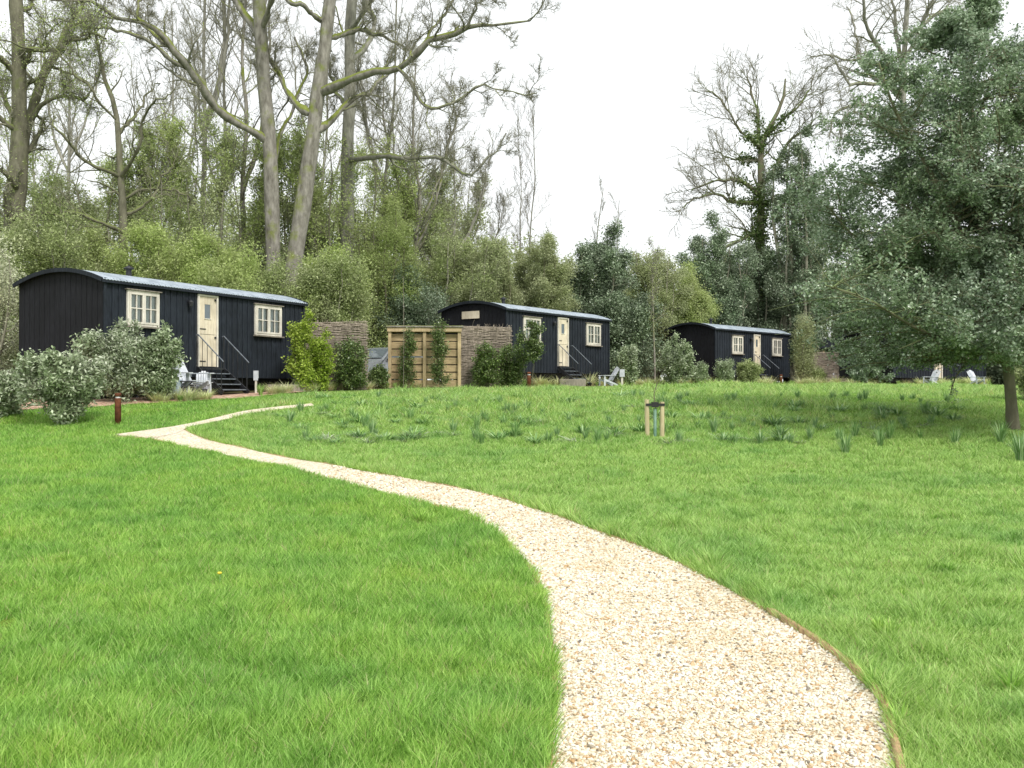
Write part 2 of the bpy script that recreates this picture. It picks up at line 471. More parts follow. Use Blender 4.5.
sd = mathutils.Vector((sin(SA) * cos(SE), cos(SA) * cos(SE), sin(SE)))
so.rotation_euler = sd.to_track_quat('Z', 'Y').to_euler()
vs = scene.view_settings; vs.view_transform = 'Standard'; vs.look = 'None'; vs.exposure = 0.6; vs.gamma = 1; vs.use_curve_mapping = False
scene.render.engine = 'CYCLES'; scene.cycles.use_denoising = True
scene.cycles.max_bounces = 6; scene.cycles.diffuse_bounces = 3; scene.cycles.transparent_max_bounces = 6

# ------------------------------------------------------------------ ground, path, beds
def grid_sheet(name, xs, ys, m, off=0.0):
    X, Y = np.meshgrid(xs, ys); Z = gz(X, Y) + off
    V = np.stack([X, Y, Z], -1).reshape(-1, 3)
    nx = len(xs); i, j = np.meshgrid(np.arange(len(ys) - 1), np.arange(nx - 1), indexing='ij')
    a = (i * nx + j).ravel(); Fq = np.stack([a, a + 1, a + nx + 1, a + nx], 1)
    return link_mesh(name, mesh_np(name, V, [Fq]), m, None, True)
xs = np.concatenate([np.arange(-600, -40, 40), np.arange(-40, 40, .5), np.arange(40, 641, 40)])
ys = np.concatenate([np.arange(-60, -4, 4), np.arange(-4, 48, .5), np.arange(48, 120, 3), np.arange(120, 901, 60)])
tag(grid_sheet('ground', xs, ys, M['ground']), kind='structure')

PL = [(548, 830), (556, 720), (558, 690), (553, 650), (547, 610), (535, 575), (515, 553), (490, 530), (460, 513), (430, 506), (400, 499), (360, 488), (320, 478), (270, 466), (230, 458), (195, 450), (165, 443), (140, 438.5), (112, 437.5)]
PR = [(905, 830), (882, 715), (860, 685), (820, 650), (780, 625), (740, 600), (700, 577), (650, 553), (600, 535), (550, 516), (500, 500), (450, 488), (400, 479), (350, 470), (300, 461), (260, 453), (220, 444), (196, 437), (184, 431)]
wl = [unproj(*p) for p in PL]; wr = [unproj(*p) for p in PR]
left_edge = resample([(*p, 0) for p in wl], 120)[:, :2]
right_edge = resample([(*p, 0) for p in wr], 120)[:, :2]
# junction and the spurs
UP = [unproj(*p) for p in [(112, 436), (150, 431), (180, 426.5), (215, 419), (245, 412), (280, 407.5), (312, 404.5)]]
LO = [unproj(*p) for p in [(150, 440), (178, 434), (190, 428), (218, 422.5), (250, 415.5), (284, 410), (315, 407)]]
up_edge = resample([(*p, 0) for p in UP], 40)[:, :2]; lo_edge = resample([(*p, 0) for p in LO], 40)[:, :2]

def strip(A, B, n, off):
    t = np.linspace(0, 1, n)[None, :, None]
    G = A[:, None] * (1 - t) + B[:, None] * t
    Z = gz(G[..., 0], G[..., 1]) + off
    V = np.concatenate([G, Z[..., None]], -1).reshape(-1, 3)
    i, j = np.meshgrid(np.arange(len(A) - 1), np.arange(n - 1), indexing='ij'); a = (i * n + j).ravel()
    return V, np.stack([a, a + 1, a + n + 1, a + n], 1)
V, Fq = strip(left_edge, right_edge, 10, .022)
tag(link_mesh('path', mesh_np('path', V, [Fq]), M['gravel'], None, True), kind='structure')
V, Fq = strip(lo_edge, up_edge, 6, .028)
tag(link_mesh('side_path', mesh_np('side_path', V, [Fq]), M['gravel'], None, True), kind='structure')
poly_main = np.concatenate([left_edge, right_edge[::-1]])
poly_side = np.concatenate([lo_edge, up_edge[::-1]])
def inside(px, py, poly):
    r = np.zeros(len(px), bool); n = len(poly)
    lo = poly.min(0); hi = poly.max(0)
    sel = (px >= lo[0]) & (px <= hi[0]) & (py >= lo[1]) & (py <= hi[1])
    x = px[sel]; y = py[sel]; q = np.zeros(len(x), bool)
    for i in range(n):
        x1, y1 = poly[i]; x2, y2 = poly[(i + 1) % n]
        if y1 == y2: continue
        c = ((y1 > y) != (y2 > y)) & (x < (x2 - x1) * (y - y1) / (y2 - y1) + x1)
        q ^= c
    r[sel] = q
    return r
def on_path(x, y): return inside(x, y, poly_main) | inside(x, y, poly_side)

# timber edging boards along the path
def edging(name, E, label, i0=0, i1=None, out=1):
    E = E[i0:i1]
    d = np.gradient(E, axis=0); d /= np.linalg.norm(d, axis=1, keepdims=True)
    nrm = np.stack([d[:, 1], -d[:, 0]], 1) * out
    A = E; B = E + nrm * .03
    zA = gz(A[:, 0], A[:, 1]); top = zA + np.where((A[:, 1] < 6.6) & (A[:, 0] > 1), .055, .028) + .006 * np.sin(np.arange(len(A)) * .7)
    V = np.stack([np.column_stack([A, zA - .05]), np.column_stack([A, top]), np.column_stack([B, top]), np.column_stack([B, zA - .05])], 1).reshape(-1, 3)
    F_ = []
    for i in range(len(A) - 1):
        for j in range(4):
            F_.append((i * 4 + j, i * 4 + (j + 1) % 4, (i + 1) * 4 + (j + 1) % 4, (i + 1) * 4 + j))
    F_ += [(3, 2, 1, 0), tuple((len(A) - 1) * 4 + k for k in range(4))]
    o = link_mesh(name, mesh_np(name, V, [np.array(F_)]), M['edging'])
    return tag(o, label, 'path edging', 'timber edging of the gravel path')
edging('path_edging', right_edge, 'thin brown timber edging board on the meadow side of the gravel path', out=1)
edging('path_edging', left_edge, 'thin timber edging mostly hidden by long grass on the inner curve of the gravel path', out=-1)

# beds and woodland floor
BF = [(-300, 21), (20, 21.9), (100, 22.5), (200, 24.3), (260, 26), (300, 28), (340, 30.2), (400, 32.8), (470, 35.5), (560, 38), (620, 41), (700, 45), (800, 48), (900, 47), (1000, 45), (1300, 42)]
bf = np.array([(gx(a, b), b) for a, b in BF]); bf = resample([(x, y, 0) for x, y in bf], 160)[:, :2]
bb = bf + np.array([0, 3.2])
V, Fq = strip(bf, bb, 10, .03)
tag(link_mesh('flower_bed', mesh_np('flower_bed', V, [Fq[:, ::-1]]), M['mulch'], None, True), kind='structure')
far = np.column_stack([bf[:, 0] * 5, np.full(len(bf), 190.)])
V, Fq = strip(bb + np.array([0, -.3]), far, 60, .045)
tag(link_mesh('woodland_floor', mesh_np('woodland_floor', V, [Fq[:, ::-1]]), M['litter'], None, True), kind='structure')
def bed_front(x): return np.interp(x, bf[:, 0], bf[:, 1])

# ------------------------------------------------------------------ gravel stones on the near path
def stones():
    rng = np.random.default_rng(3)
    n = 330000
    Y = 3.2 + rng.random(n) ** 1.6 * 13; X = rng.random(n) * 6.5 - 2.6
    keep = inside(X, Y, poly_main) & (rng.random(n) < np.clip((5.2 / Y) ** 1.2, 0, 1))
    # stones spilling over the edges
    X = X[keep]; Y = Y[keep]
    n = len(X)
    s = (.0050 + .0070 * rng.random(n) ** 2) * (1 + .045 * (Y - 4))
    ico = []
    ph = (1 + 5 ** .5) / 2
    ico = np.array([(-1, ph, 0), (1, ph, 0), (-1, -ph, 0), (1, -ph, 0), (0, -1, ph), (0, 1, ph), (0, -1, -ph), (0, 1, -ph), (ph, 0, -1), (ph, 0, 1), (-ph, 0, -1), (-ph, 0, 1)]) / 1.9
    tri = np.array([(0, 11, 5), (0, 5, 1), (0, 1, 7), (0, 7, 10), (0, 10, 11), (1, 5, 9), (5, 11, 4), (11, 10, 2), (10, 7, 6), (7, 1, 8), (3, 9, 4), (3, 4, 2), (3, 2, 6), (3, 6, 8), (3, 8, 9), (4, 9, 5), (2, 4, 11), (6, 2, 10), (8, 6, 7), (9, 8, 1)])
    V = np.broadcast_to(ico, (n, 12, 3)).copy()
    V *= 1 + .22 * rng.normal(size=(n, 12, 1))
    sc = np.stack([.8 + .7 * rng.random(n), .7 + .5 * rng.random(n), .4 + .35 * rng.random(n)], 1)[:, None, :]
    V *= sc
    tl = rng.normal(size=(n, 2)) * .35
    V[:, :, 2] += V[:, :, 0] * tl[:, :1] + V[:, :, 1] * tl[:, 1:]
    a = rng.random(n) * 2 * pi; ca, sa = np.cos(a)[:, None], np.sin(a)[:, None]
    x = V[..., 0] * ca - V[..., 1] * sa; y = V[..., 0] * sa + V[..., 1] * ca
    V = np.stack([x, y, V[..., 2]], -1) * s[:, None, None]
    V += np.stack([X, Y, gz(X, Y) + .022 + s * .25], 1)[:, None]
    Fq = (np.arange(n)[:, None, None] * 12 + tri[None]).reshape(-1, 3)
    o = link_mesh('gravel', mesh_np('gravel', V.reshape(-1, 3), [Fq]), M['stone'], None, False)
    tag(o, kind='stuff')
stones()

# ------------------------------------------------------------------ grass
def blades(name, X, Y, H, W, lean, m, rng, seg=2, cohere=None, curl=.5):
    n = len(X)
    Z = gz(X, Y)
    a = rng.random(n) * 2 * pi
    if cohere is not None: a = np.where(rng.random(n) < .35, cohere + rng.normal(size=n) * .9, a)
    d = np.stack([np.cos(a), np.sin(a)], 1) * (lean * (.3 + rng.random(n)))[:, None]
    b = rng.random(n) * pi; side = np.stack([np.cos(b), np.sin(b) * .5, np.zeros(n)], 1)
    side /= np.linalg.norm(side, axis=1, keepdims=True)
    base = np.stack([X, Y, Z - .004], 1)
    ts = np.linspace(0, 1, seg + 1)
    rows = []
    for k, t in enumerate(ts):
        c = base.copy()
        c[:, :2] += d * (H * (t * (1 - curl) + curl * t * t * 1.6))[:, None]
        c[:, 2] += H * (t - .22 * lean * t * t)
        if k < seg:
            wd = (W * (1 - .45 * t))[:, None] * .5
            rows += [c - side * wd, c + side * wd]
        else: rows.append(c)
    V = np.stack(rows, 1); nv = V.shape[1]
    i0 = np.arange(n) * nv
    quads = [np.stack([i0 + 2 * k, i0 + 2 * k + 1, i0 + 2 * k + 3, i0 + 2 * k + 2], 1) for k in range(seg - 1)]
    tri = np.stack([i0 + 2 * seg - 2, i0 + 2 * seg - 1, i0 + 2 * seg], 1)
    o = link_mesh(name, mesh_np(name, V.reshape(-1, 3), [np.concatenate(quads) if quads else np.empty((0, 4), int), tri]), m, None, False)
    tag(o, kind='stuff')
    return o

def sample_lawn(n, y0, y1, p, rng, margin=1.2):
    u = rng.random(n)
    q = 2 - p        # density ~ Y^-p on a wedge
    Y = (y0 ** q + u * (y1 ** q - y0 ** q)) ** (1 / q)
    X = (rng.random(n) * 2 - 1) * (.515 * Y + margin * .6)
    k = ~on_path(X, Y) & (Y < bed_front(X) + .02)
    return X[k], Y[k]

# which side of the path: main path's right edge as X(Y) on the far side
_re = right_edge[np.argsort(right_edge[:, 1])]
def right_of_path(X, Y): return X > np.interp(Y, _re[:, 1], _re[:, 0]) - .02
GS = 1.0
rng = np.random.default_rng(11)
X, Y = sample_lawn(int(1350000 * GS), 3.1, 27, 1.35, rng)
R_ = right_of_path(X, Y) & (Y < 21.5)
XL, YL = X[~R_], Y[~R_]; XR, YR = X[R_], Y[R_]
def edge_dist(X, Y):
    d = np.full(len(X), 9.)
    for E in (left_edge[::3], right_edge[::3]):
        for p in E: d = np.minimum(d, np.hypot(X - p[0], Y - p[1]))
    return d
nz = vnoise(XL, YL, .45, 1) * .6 + vnoise(XL, YL, 1.6, 2) * .4; n3 = vnoise(XL, YL, .16, 5)
H = (.04 + .075 * nz + .085 * n3 ** 2) * (.5 + .75 * rng.random(len(XL))) * np.interp(YL, [4, 14, 22], [1, .9, .65])
k = n3 * .6 + nz * .4 > .2
co_a = vnoise(XL, YL, .5, 3) * 4 * pi
blades('long_grass', XL[k], YL[k], H[k], (.0022 + .00034 * YL[k]) * (.6 + .8 * rng.random(k.sum())), np.full(k.sum(), .52), M['grass_long'], rng, 3, co_a[k])
nz = vnoise(XR, YR, .5, 8) * .5 + vnoise(XR, YR, 1.7, 9) * .5; n3 = vnoise(XR, YR, .2, 10)
near_edge = np.clip(1 - edge_dist(XR, YR) / .3, 0, 1)
H = (.028 + .05 * nz + .12 * n3 ** 3) * (.55 + .75 * rng.random(len(XR))) * (1 + .9 * near_edge)
co_a = vnoise(XR, YR, .5, 13) * 4 * pi
blades('short_grass', XR, YR, H, (.0022 + .00034 * YR) * (.6 + .8 * rng.random(len(XR))), np.full(len(XR), .6), M['grass_short'], rng, 3, co_a)
# ragged tufts leaning over both edges of the path
ne = 46000
tt_ = rng.random(ne) ** 1.7 * .93; E_ = np.where((np.arange(ne) % 2)[:, None] == 0, 0, 1)
xi = tt_ * 119; ii = np.clip(xi.astype(int), 0, 118); ff = (xi - ii)[:, None]
pa = left_edge[ii] * (1 - ff) + left_edge[ii + 1] * ff; pb = right_edge[ii] * (1 - ff) + right_edge[ii + 1] * ff
q = np.where(E_ == 0, pa, pb) + np.where(E_ == 0, pa - pb, pb - pa) / np.linalg.norm(pa - pb, axis=1, keepdims=True) * (.035 - .05 * rng.random((ne, 1)) ** 2 + .05 * rng.random((ne, 1)))
tuf = vnoise(q[:, 0], q[:, 1], .22, 31) * .5 + vnoise(q[:, 0], q[:, 1], .7, 32) * .5
kk = (tuf > .38) & ~((E_[:, 0] == 1) & (q[:, 1] < 6.2))
q = q[kk]; tuf = tuf[kk]
blades('edge_grass', q[:, 0], q[:, 1], (.02 + .12 * (tuf - .3)) * (.5 + .8 * rng.random(len(q))), (.0024 + .00036 * q[:, 1]) * (.6 + .8 * rng.random(len(q))), np.full(len(q), .9), M['grass_long'], rng, 3)
# meadow and far lawn
X, Y = sample_lawn(int(420000 * GS), 17.8, 48.5, 1.0, rng, 2)
k = right_of_path(X, np.minimum(Y, 21)) | (Y > 21.5)
X, Y = X[k], Y[k]
edge_y = 18.6 + 1.2 * vnoise(X, Y, 3, 20) + np.clip(-(X + 1) * .35, 0, 6)
mead = np.clip((Y - edge_y) / .5, 0, 1) * np.clip((bed_front(X) - 3.0 - Y) / 2.0, 0, 1)
n1 = vnoise(X, Y, .35, 21) ** 2; n2 = vnoise(X, Y, 1.4, 22)
H = (.03 + mead * (.02 + .30 * n1 * n2 + .05 * n2)) * (.5 + .9 * rng.random(len(X)))
blades('meadow_grass', X, Y, H, (.004 + .00042 * Y) * (.6 + .8 * rng.random(len(X))), .55 + .3 * rng.random(len(X)), M['grass_meadow'], rng, 2, vnoise(X, Y, .8, 23) * 4 * pi)
# ------------------------------------------------------------------ shepherd huts
def hut_l(px, P0, u):
    """distance along the hut's long side at which picture column px is met"""
    k = (px - 512) / F
    return (k * P0[1] - P0[0]) / (u[0] - k * u[1])

def solve_hut(pn, pf, Z0, L):
    """angle so that a side of length L from column pn at depth Z0 ends at column pf"""
    X0 = gx(pn, Z0); best = None
    for th in np.linspace(.15, 1.2, 2000):
        e = abs((X0 + L * sin(th)) / (Z0 + L * cos(th)) - (pf - 512) / F)
        if best is None or e < best[0]: best = (e, th)
    return X0, best[1]

def casement(parent, x0, x1, z0, z1, y=0.0, cols=2, rows=2, curtain=True):
    """two-leaf casement in the side wall (wall outside is at -y)"""
    fr = MB(); t = .055
    fr.box((x0, y - .05, z0), (x1, y + .03, z0 + t)); fr.box((x0, y - .05, z1 - t), (x1, y + .03, z1))
    fr.box((x0, y - .052, z0 + t), (x0 + t, y + .03, z1 - t)); fr.box((x1 - t, y - .052, z0 + t), (x1, y + .03, z1 - t))
    f = fr.build('window_frame', M['frame_wood'], parent, bevel=.004)
    w = (x1 - x0 - 2 * t) / 2
    for s in (0, 1):
        a = x0 + t + s * w; b = a + w; sb = MB(); q = .048
        sb.box((a + .002, y - .065, z0 + t), (a + q, y + .01, z1 - t)); sb.box((b - q, y - .065, z0 + t), (b - .002, y + .01, z1 - t))
        sb.box((a + q, y - .063, z0 + t), (b - q, y + .01, z0 + t + q)); sb.box((a + q, y - .063, z1 - t - q), (b - q, y + .01, z1 - t))
        for c in range(1, cols):
            x = a + q + (w - 2 * q) * c / cols; sb.box((x - .012, y - .055, z0 + t + q), (x + .012, y, z1 - t - q))
        for r in range(1, rows):
            z = z0 + t + q + (z1 - z0 - 2 * t - 2 * q) * r / rows; sb.box((a + q, y - .053, z - .012), (b - q, y - .002, z + .012))
        sb.build('sash', M['frame_wood'], f)
    MB().add([(x0 + t, y - .03, z0 + t), (x1 - t, y - .03, z0 + t), (x1 - t, y - .03, z1 - t), (x0 + t, y - .03, z1 - t)], [(0, 1, 2, 3)]).build('glass_pane', M['glass'], f)
    if curtain:
        for s in (0, 1):
            cb = []; n = 14
            wd = (x1 - x0) * .37; xa = x0 + t + .01 if s == 0 else x1 - t - .01 - wd
            V = []; Fq = []
            for i in range(n + 1):
                xx = xa + wd * i / n; yy = y + .012 + .01 * sin(i * 2.1)
                V += [(xx, yy, z0 + t), (xx, yy, z1 - t)]
                if i: Fq.append((2 * i - 2, 2 * i, 2 * i + 1, 2 * i - 1))
            MB().add(V, Fq).build('curtain', M['curtain'], f)
    MB().box((x0 - .05, y - .11, z0 - .04), (x1 + .05, y + .02, z0 - .002)).build('sill', M['grey_wood'], parent)
    MB().box((x0 - .05, y - .09, z1 + .003), (x1 + .05, y + .02, z1 + .03)).build('drip_board', M['grey_wood'], parent)

def build_hut(pn, pf, Z0, L, W, base, wins, door, label, eave=2.95, zwin=(1.86, 2.74), zdoor=(.9, 2.84), shutter=None, rail_light=False, chimney=True):
    X0, th = solve_hut(pn, pf, Z0, L)
    u = (sin(th), cos(th))
    root = empty('shepherd_hut', (X0, Z0, base), pi / 2 - th)
    tag(root, label, 'hut', 'black shepherd huts along the wood edge')
    lx = lambda px: hut_l(px, (X0, Z0), u)
    zb = .62; rise = .29
    holes = sorted([(lx(a), lx(b), *zwin) for a, b in wins] + [(lx(door[0]), lx(door[1]), zdoor[0], zdoor[1])])
    # side wall with real openings + cover battens
    mb = MB(); x = 0
    for a, b, z0, z1 in holes:
        mb.box((x, 0, zb), (a, .06, eave)); mb.box((a, 0, zb), (b, .06, z0)); mb.box((a, 0, z1), (b, .06, eave)); x = b
    mb.box((x, 0, zb), (L, .06, eave))
    r = np.random.default_rng(int(Z0))
    xx = .02
    while xx < L - .03:
        segs = [(zb, eave)]
        for a, b, z0, z1 in holes:
            if a - .05 < xx + .03 and xx < b + .05: segs = [(zb, z0 - .045), (z1 + .035, eave)]
        for s0, s1 in segs:
            if s1 - s0 > .02: mb.box((xx, -.022, s0 - .002), (xx + .045, -.0005, s1))
        xx += .19 + .03 * r.random()
    mb.build('side_wall', M['black_board'], root)
    # end walls with an arched top, boards vertical
    for nm, xa, sgn in (('end_wall', 0, -1), ('end_wall', L - .06, 1)):
        mb = MB(); n = 16
        ys_ = np.linspace(.062, W, n + 1)
        arc = lambda y: eave + rise * (1 - (2 * y / W - 1) ** 2)
        for i in range(n):
            a, b = ys_[i], ys_[i + 1] - .004
            V = [(xa, a, zb), (xa + .055, a, zb), (xa + .055, b, zb), (xa, b, zb), (xa, a, arc(a)), (xa + .055, a, arc(a)), (xa + .055, b, arc(b)), (xa, b, arc(b))]
            mb.add(V, [(0, 3, 2, 1), (4, 5, 6, 7), (0, 1, 5, 4), (1, 2, 6, 5), (2, 3, 7, 6), (3, 0, 4, 7)])
            xo = xa - .008 if sgn < 0 else xa + .0555
            mb.box((xo, a - .02, zb), (xo + .0075, a + .02, arc(a) - .01))
        mb.build(nm, M['shaded_end'], root)
    MB().box((.06, W - .06, zb), (L - .06, W - .002, eave)).build('back_wall', M['black_board'], root)
    MB().box((.062, .064, zb + .002), (L - .064, W - .064, zb + .12)).box((.1, .8, zb + .12), (L - .1, .84, eave - .1)).build('floor_deck', M['interior_shade'], root)
    # corner trims
    for cx_ in (-.03, L - .03): MB().box((cx_, -.045, zb), (cx_ + .06, -.023, eave)).build('corner_board', M['black_board'], root)
    # corrugated curved roof
    nx = int((L + .3) / .019); ny = 22
    X_ = np.linspace(-.10, L + .10, nx); t = np.linspace(-.035, 1.035, ny)
    gX, gT = np.meshgrid(X_, t); Yr = gT * W; Zr = eave + .0 + rise * (1 - (2 * gT - 1) ** 2)
    Zr = Zr + .010 * np.sin(gX * 2 * pi / .095)
    V = np.stack([gX, Yr, Zr], -1).reshape(-1, 3)
    i, j = np.meshgrid(np.arange(ny - 1), np.arange(nx - 1), indexing='ij'); a = (i * nx + j).ravel()
    ro = link_mesh('roof', mesh_np('roof', V, [np.stack([a, a + 1, a + nx + 1, a + nx], 1)]), M['roof'], root, True)
    md = ro.modifiers.new('thickness', 'SOLIDIFY'); md.thickness = .012
    # barge boards following the end arcs and fascia
    for xa in (-.12, L + .12):
        mb = MB(); tt = np.linspace(-.02, 1.02, 23)
        for k in range(22):
            p = [(xa, v * W, eave - .035 + rise * (1 - (2 * v - 1) ** 2)) for v in (tt[k], tt[k + 1])]
            mb.beam(p[0], p[1], .035, .10)
        mb.build('barge_board', M['black_board'], ro)
    MB().box((-.12, -.10, eave - .12), (L + .12, -.07, eave - .05)).build('fascia_board', M['black_board'], ro)
    if chimney:
        mb = MB(); c = (L * .33, W * .62, eave + rise - .05)
        mb.lathe([(.075, 0), (.075, .33)], 14, c); mb.lathe([(.0, .38), (.14, .34), (.14, .36), (.0, .44)], 14, c)
        mb.lathe([(.16, 0), (.09, .08)], 14, c)
        mb.build('flue', M['black_metal'], ro, True)
    # openings
    for a, b in wins: casement(root, lx(a), lx(b), zwin[0], zwin[1])
    a, b = lx(door[0]), lx(door[1]); z0, z1 = zdoor
    mb = MB(); mb.box((a - .001, -.045, z0), (a + .05, .05, z1)); mb.box((b - .05, -.045, z0), (b + .001, .05, z1)); mb.box((a + .05, -.043, z1 - .05), (b - .05, .05, z1 - .001))
    mb.build('door_frame', M['frame_wood'], root)
    zm = z0 + (z1 - z0) * .45
    for nm, za, zc in (('lower_door', z0 + .01, zm - .006), ('upper_door', zm + .006, z1 - .055)):
        mb = MB(); n = 6; wd = (b - a - .11) / n
        for k in range(n):
            xa = a + .055 + k * wd
            if nm == 'upper_door' and k in (2, 3):
                mb.box((xa, -.012, za), (xa + wd - .005, .03, za + (zc - za) * .42)); mb.box((xa, -.012, za + (zc - za) * .80), (xa + wd - .005, .03, zc))
            else: mb.box((xa, -.012, za), (xa + wd - .005, .03, zc))
        d = mb.build(nm, M['cream_wood'], root)
        if nm == 'upper_door':
            mid = (a + b) / 2
            MB().box((mid - wd, .0, za + (zc - za) * .42), (mid + wd - .005, .012, za + (zc - za) * .80)).build('door_window', M['glass_dark'], d)
            MB().box((mid - wd - .02, -.03, za + (zc - za) * .40), (mid + wd + .02, -.0135, za + (zc - za) * .42)).build('door_sill', M['frame_wood'], d)
        MB().box((a + .03, -.02, za + .12), (a + .30, -.0135, za + .15)).build('hinge', M['black_metal'], d)
        MB().box((b - .12, -.05, (zc - .10)), (b - .08, -.0135, zc - .04)).build('latch', M['black_metal'], d)
    # wall lamp left of the door
    wl_ = MB(); cx_ = a - .34; cz = z1 - .25
    wl_.box((cx_ - .03, -.05, cz - .05), (cx_ + .03, -.0225, cz + .05)); wl_.lathe([(.0, .13), (.06, .08), (.065, .06), (.05, -.06), (.0, -.07)], 10, (cx_, -.11, cz - .06))
    wl_.build('wall_lamp', M['black_metal'], root)
    # chassis + iron wheels
    mb = MB(); mb.box((.1, .35, .42), (L - .1, .47, zb - .002)); mb.box((.1, W - .47, .42), (L - .1, W - .35, zb - .002))
    mb.build('chassis', M['black_metal'], root)
    MB().box((.35, .55, -.3), (L - .3, .58, zb - .01)).box((.35, .58, -.3), (.38, W - .3, zb - .01)).build('skirt', M['interior_shade'], root)  # dark panels added for the shadow under the hut, also hiding the wheels
    for wx in (1.0, L - 1.0):
        ax = MB(); ax.tube([(wx, .2, .34), (wx, W - .2, .34)], .035, 8); ax.build('axle', M['black_metal'], root)
        for wy in (.22, W - .22):
            mb = MB(); A = np.linspace(0, 2 * pi, 25)
            mb.tube([(wx + .32 * cos(q), wy, .34 + .32 * sin(q)) for q in A], .03, 6, False)
            mb.lathe([(.0, -.05), (.06, -.05), (.06, .05), (0, .05)], 10, (0, 0, 0)) if False else None
            for q in A[:-1:3]: mb.tube([(wx, wy, .34), (wx + .31 * cos(q), wy, .34 + .31 * sin(q))], .014, 5, False)
            mb.build('wheel', M['black_metal'], root)
    if shutter:
        y0, y1, z0_, z1_ = shutter
        MB().box((-.05, y0, z0_), (-.019, y1, z1_)).build('end_shutter', M['cream_wood'], root)
    # steps: leave the door square to the wall, five open treads, handrails both sides
    st = empty('metal_steps', (0, 0, 0)); st.parent = None
    mid = (a + b) / 2; sw = (b - a) + .22
    Rz = pi / 2 - th
    wx_ = X0 + mid * cos(Rz); wy_ = Z0 + mid * sin(Rz)
    gl = float(gz(wx_ + 1.3 * cos(th), wy_ - 1.3 * sin(th))) + .03 - base
    st.location = (wx_, wy_, base); st.rotation_euler = (0, 0, Rz)
    n = 5; top = zdoor[0] - .03; dz = (top - gl) / n; run = .19; la = .08
    lm = M['black_metal']
    MB().box((-sw / 2, -.10 - la, top - .04), (sw / 2, -.075, top)).build('landing', lm, st)
    for k in range(1, n):
        y1_ = -.10 - la - run * (k - 1); z = top - dz * k
        mb = MB().box((-sw / 2 + .03, y1_ - run - .02, z - .03), (sw / 2 - .03, y1_, z)); tr = mb.build('tread', lm, st)
        MB().box((-sw / 2 + .03, y1_ - run - .034, z - .025), (sw / 2 - .03, y1_ - run - .021, z + .003)).build('nosing', M['grey_metal'], tr)
    yb = -.10 - la - run * (n - .6)
    for s in (-1, 1):
        x = s * sw / 2
        MB().beam((x, -.12, top - .05), (x, yb, gl + .04), .03, .15).build('stringer', lm, st)
        rl = MB(); p0 = (x, -.14, top + .88); p1 = (x, yb + .05, gl + .92)
        rl.tube([(x, -.08, top + .86), p0, p1, (x, yb - .02, gl + .86)], .016, 6)
        hr = rl.build('handrail', M['grey_metal'], st, True)
        for k in range(6):
            t_ = k / 5; y = p0[1] + (p1[1] - p0[1]) * t_; zt = p0[2] + (p1[2] - p0[2]) * t_
            zlow = top + (gl - top) * (y + .12) / (yb + .12) if y < -.12 else top
            MB().tube([(x, y, zlow - .03), (x, y, zt)], .013 if k in (0, 5) else .008, 6).build('baluster', lm, st)
    return root, st, (X0, Z0, th, base)

huts = [
 (104, 303, 24.0, 7.4, 3.1, 1.28, [(126, 158), (254, 280.5)], (197, 217), 'large black boarded shepherd hut at left behind grey-green shrubs, nearest of the huts', 2.97, None),
 (506, 608.5, 36.7, 7.4, 3.1, 1.62, [(523, 540), (586, 600)], (557.5, 568), 'middle black shepherd hut beside the woven hazel fence, its end arch above the fence top', 3.0, (1.22, 2.04, 2.64, 2.92)),
 (715, 789, 48.5, 7.2, 2.85, 1.66, [(732, 742.5), (772, 781)], (753.5, 760), 'distant black shepherd hut standing alone between the middle hut and the holly tree', 2.98, None),
 (893, 985, 47.0, 7.4, 3.1, 1.55, [(908, 918), (958, 968)], (934, 942), 'black shepherd hut half hidden under the low branches of the holly tree', 2.6, None)]
HUTS = []
for (pn, pf, Z0, L, W, base, wins, door, label, eave, shut) in huts:
    kw = {}
    if Z0 == 47.0: kw = dict(zwin=(1.5, 2.3), zdoor=(.62, 2.45), chimney=False)
    if Z0 == 36.7: kw = dict(zwin=(1.82, 2.72))
    if Z0 == 48.5: kw = dict(zwin=(1.75, 2.65), zdoor=(.9, 2.78))
    r_, s_, inf = build_hut(pn, pf, Z0, L, W, base, wins, door, label, eave, shutter=shut, **kw)
    HUTS.append(inf)
    s_['category'] = 'steps'; s_['group'] = 'metal steps up to the hut doors'
    s_['label'] = {24.0: 'black metal steps with handrails up to the nearest hut door', 36.7: 'black metal steps at the door of the middle hut',
                   48.5: 'small black metal steps at the door of the distant lone hut', 47.0: 'dark metal steps of the hut under the holly tree'}[Z0]

# dark lean-to roof beyond the far wattle fence
sx, sy = gx(822, 60), 60.0
gb = float(gz(sx, sy)); t = tag(empty('open_shelter', (sx, sy, gb)), 'dark roofed open shelter with a pale post beyond the distant brown fence', 'shelter')
MB().box((-1.7, 0, 2.15), (1.7, 3, 2.25)).add([(-1.8, -.1, 2.25), (1.8, -.1, 2.25), (1.8, 3.1, 2.25), (-1.8, 3.1, 2.25), (-.6, 1.5, 2.95), (.6, 1.5, 2.95)], [(0, 1, 5, 4), (2, 3, 4, 5)], [(1, 2, 5), (3, 0, 4)]).build('roof', M['black_board'], t)
for px_ in (-1.5, .1, 1.5): MB().box((px_ - .09, .05, 0), (px_ + .09, .23, 2.148)).build('post', M['fence_wood'], t)
MB().box((-1.55, 2.8, 0), (1.55, 2.9, 2.148)).build('back_panel', M['interior_shade'], t)

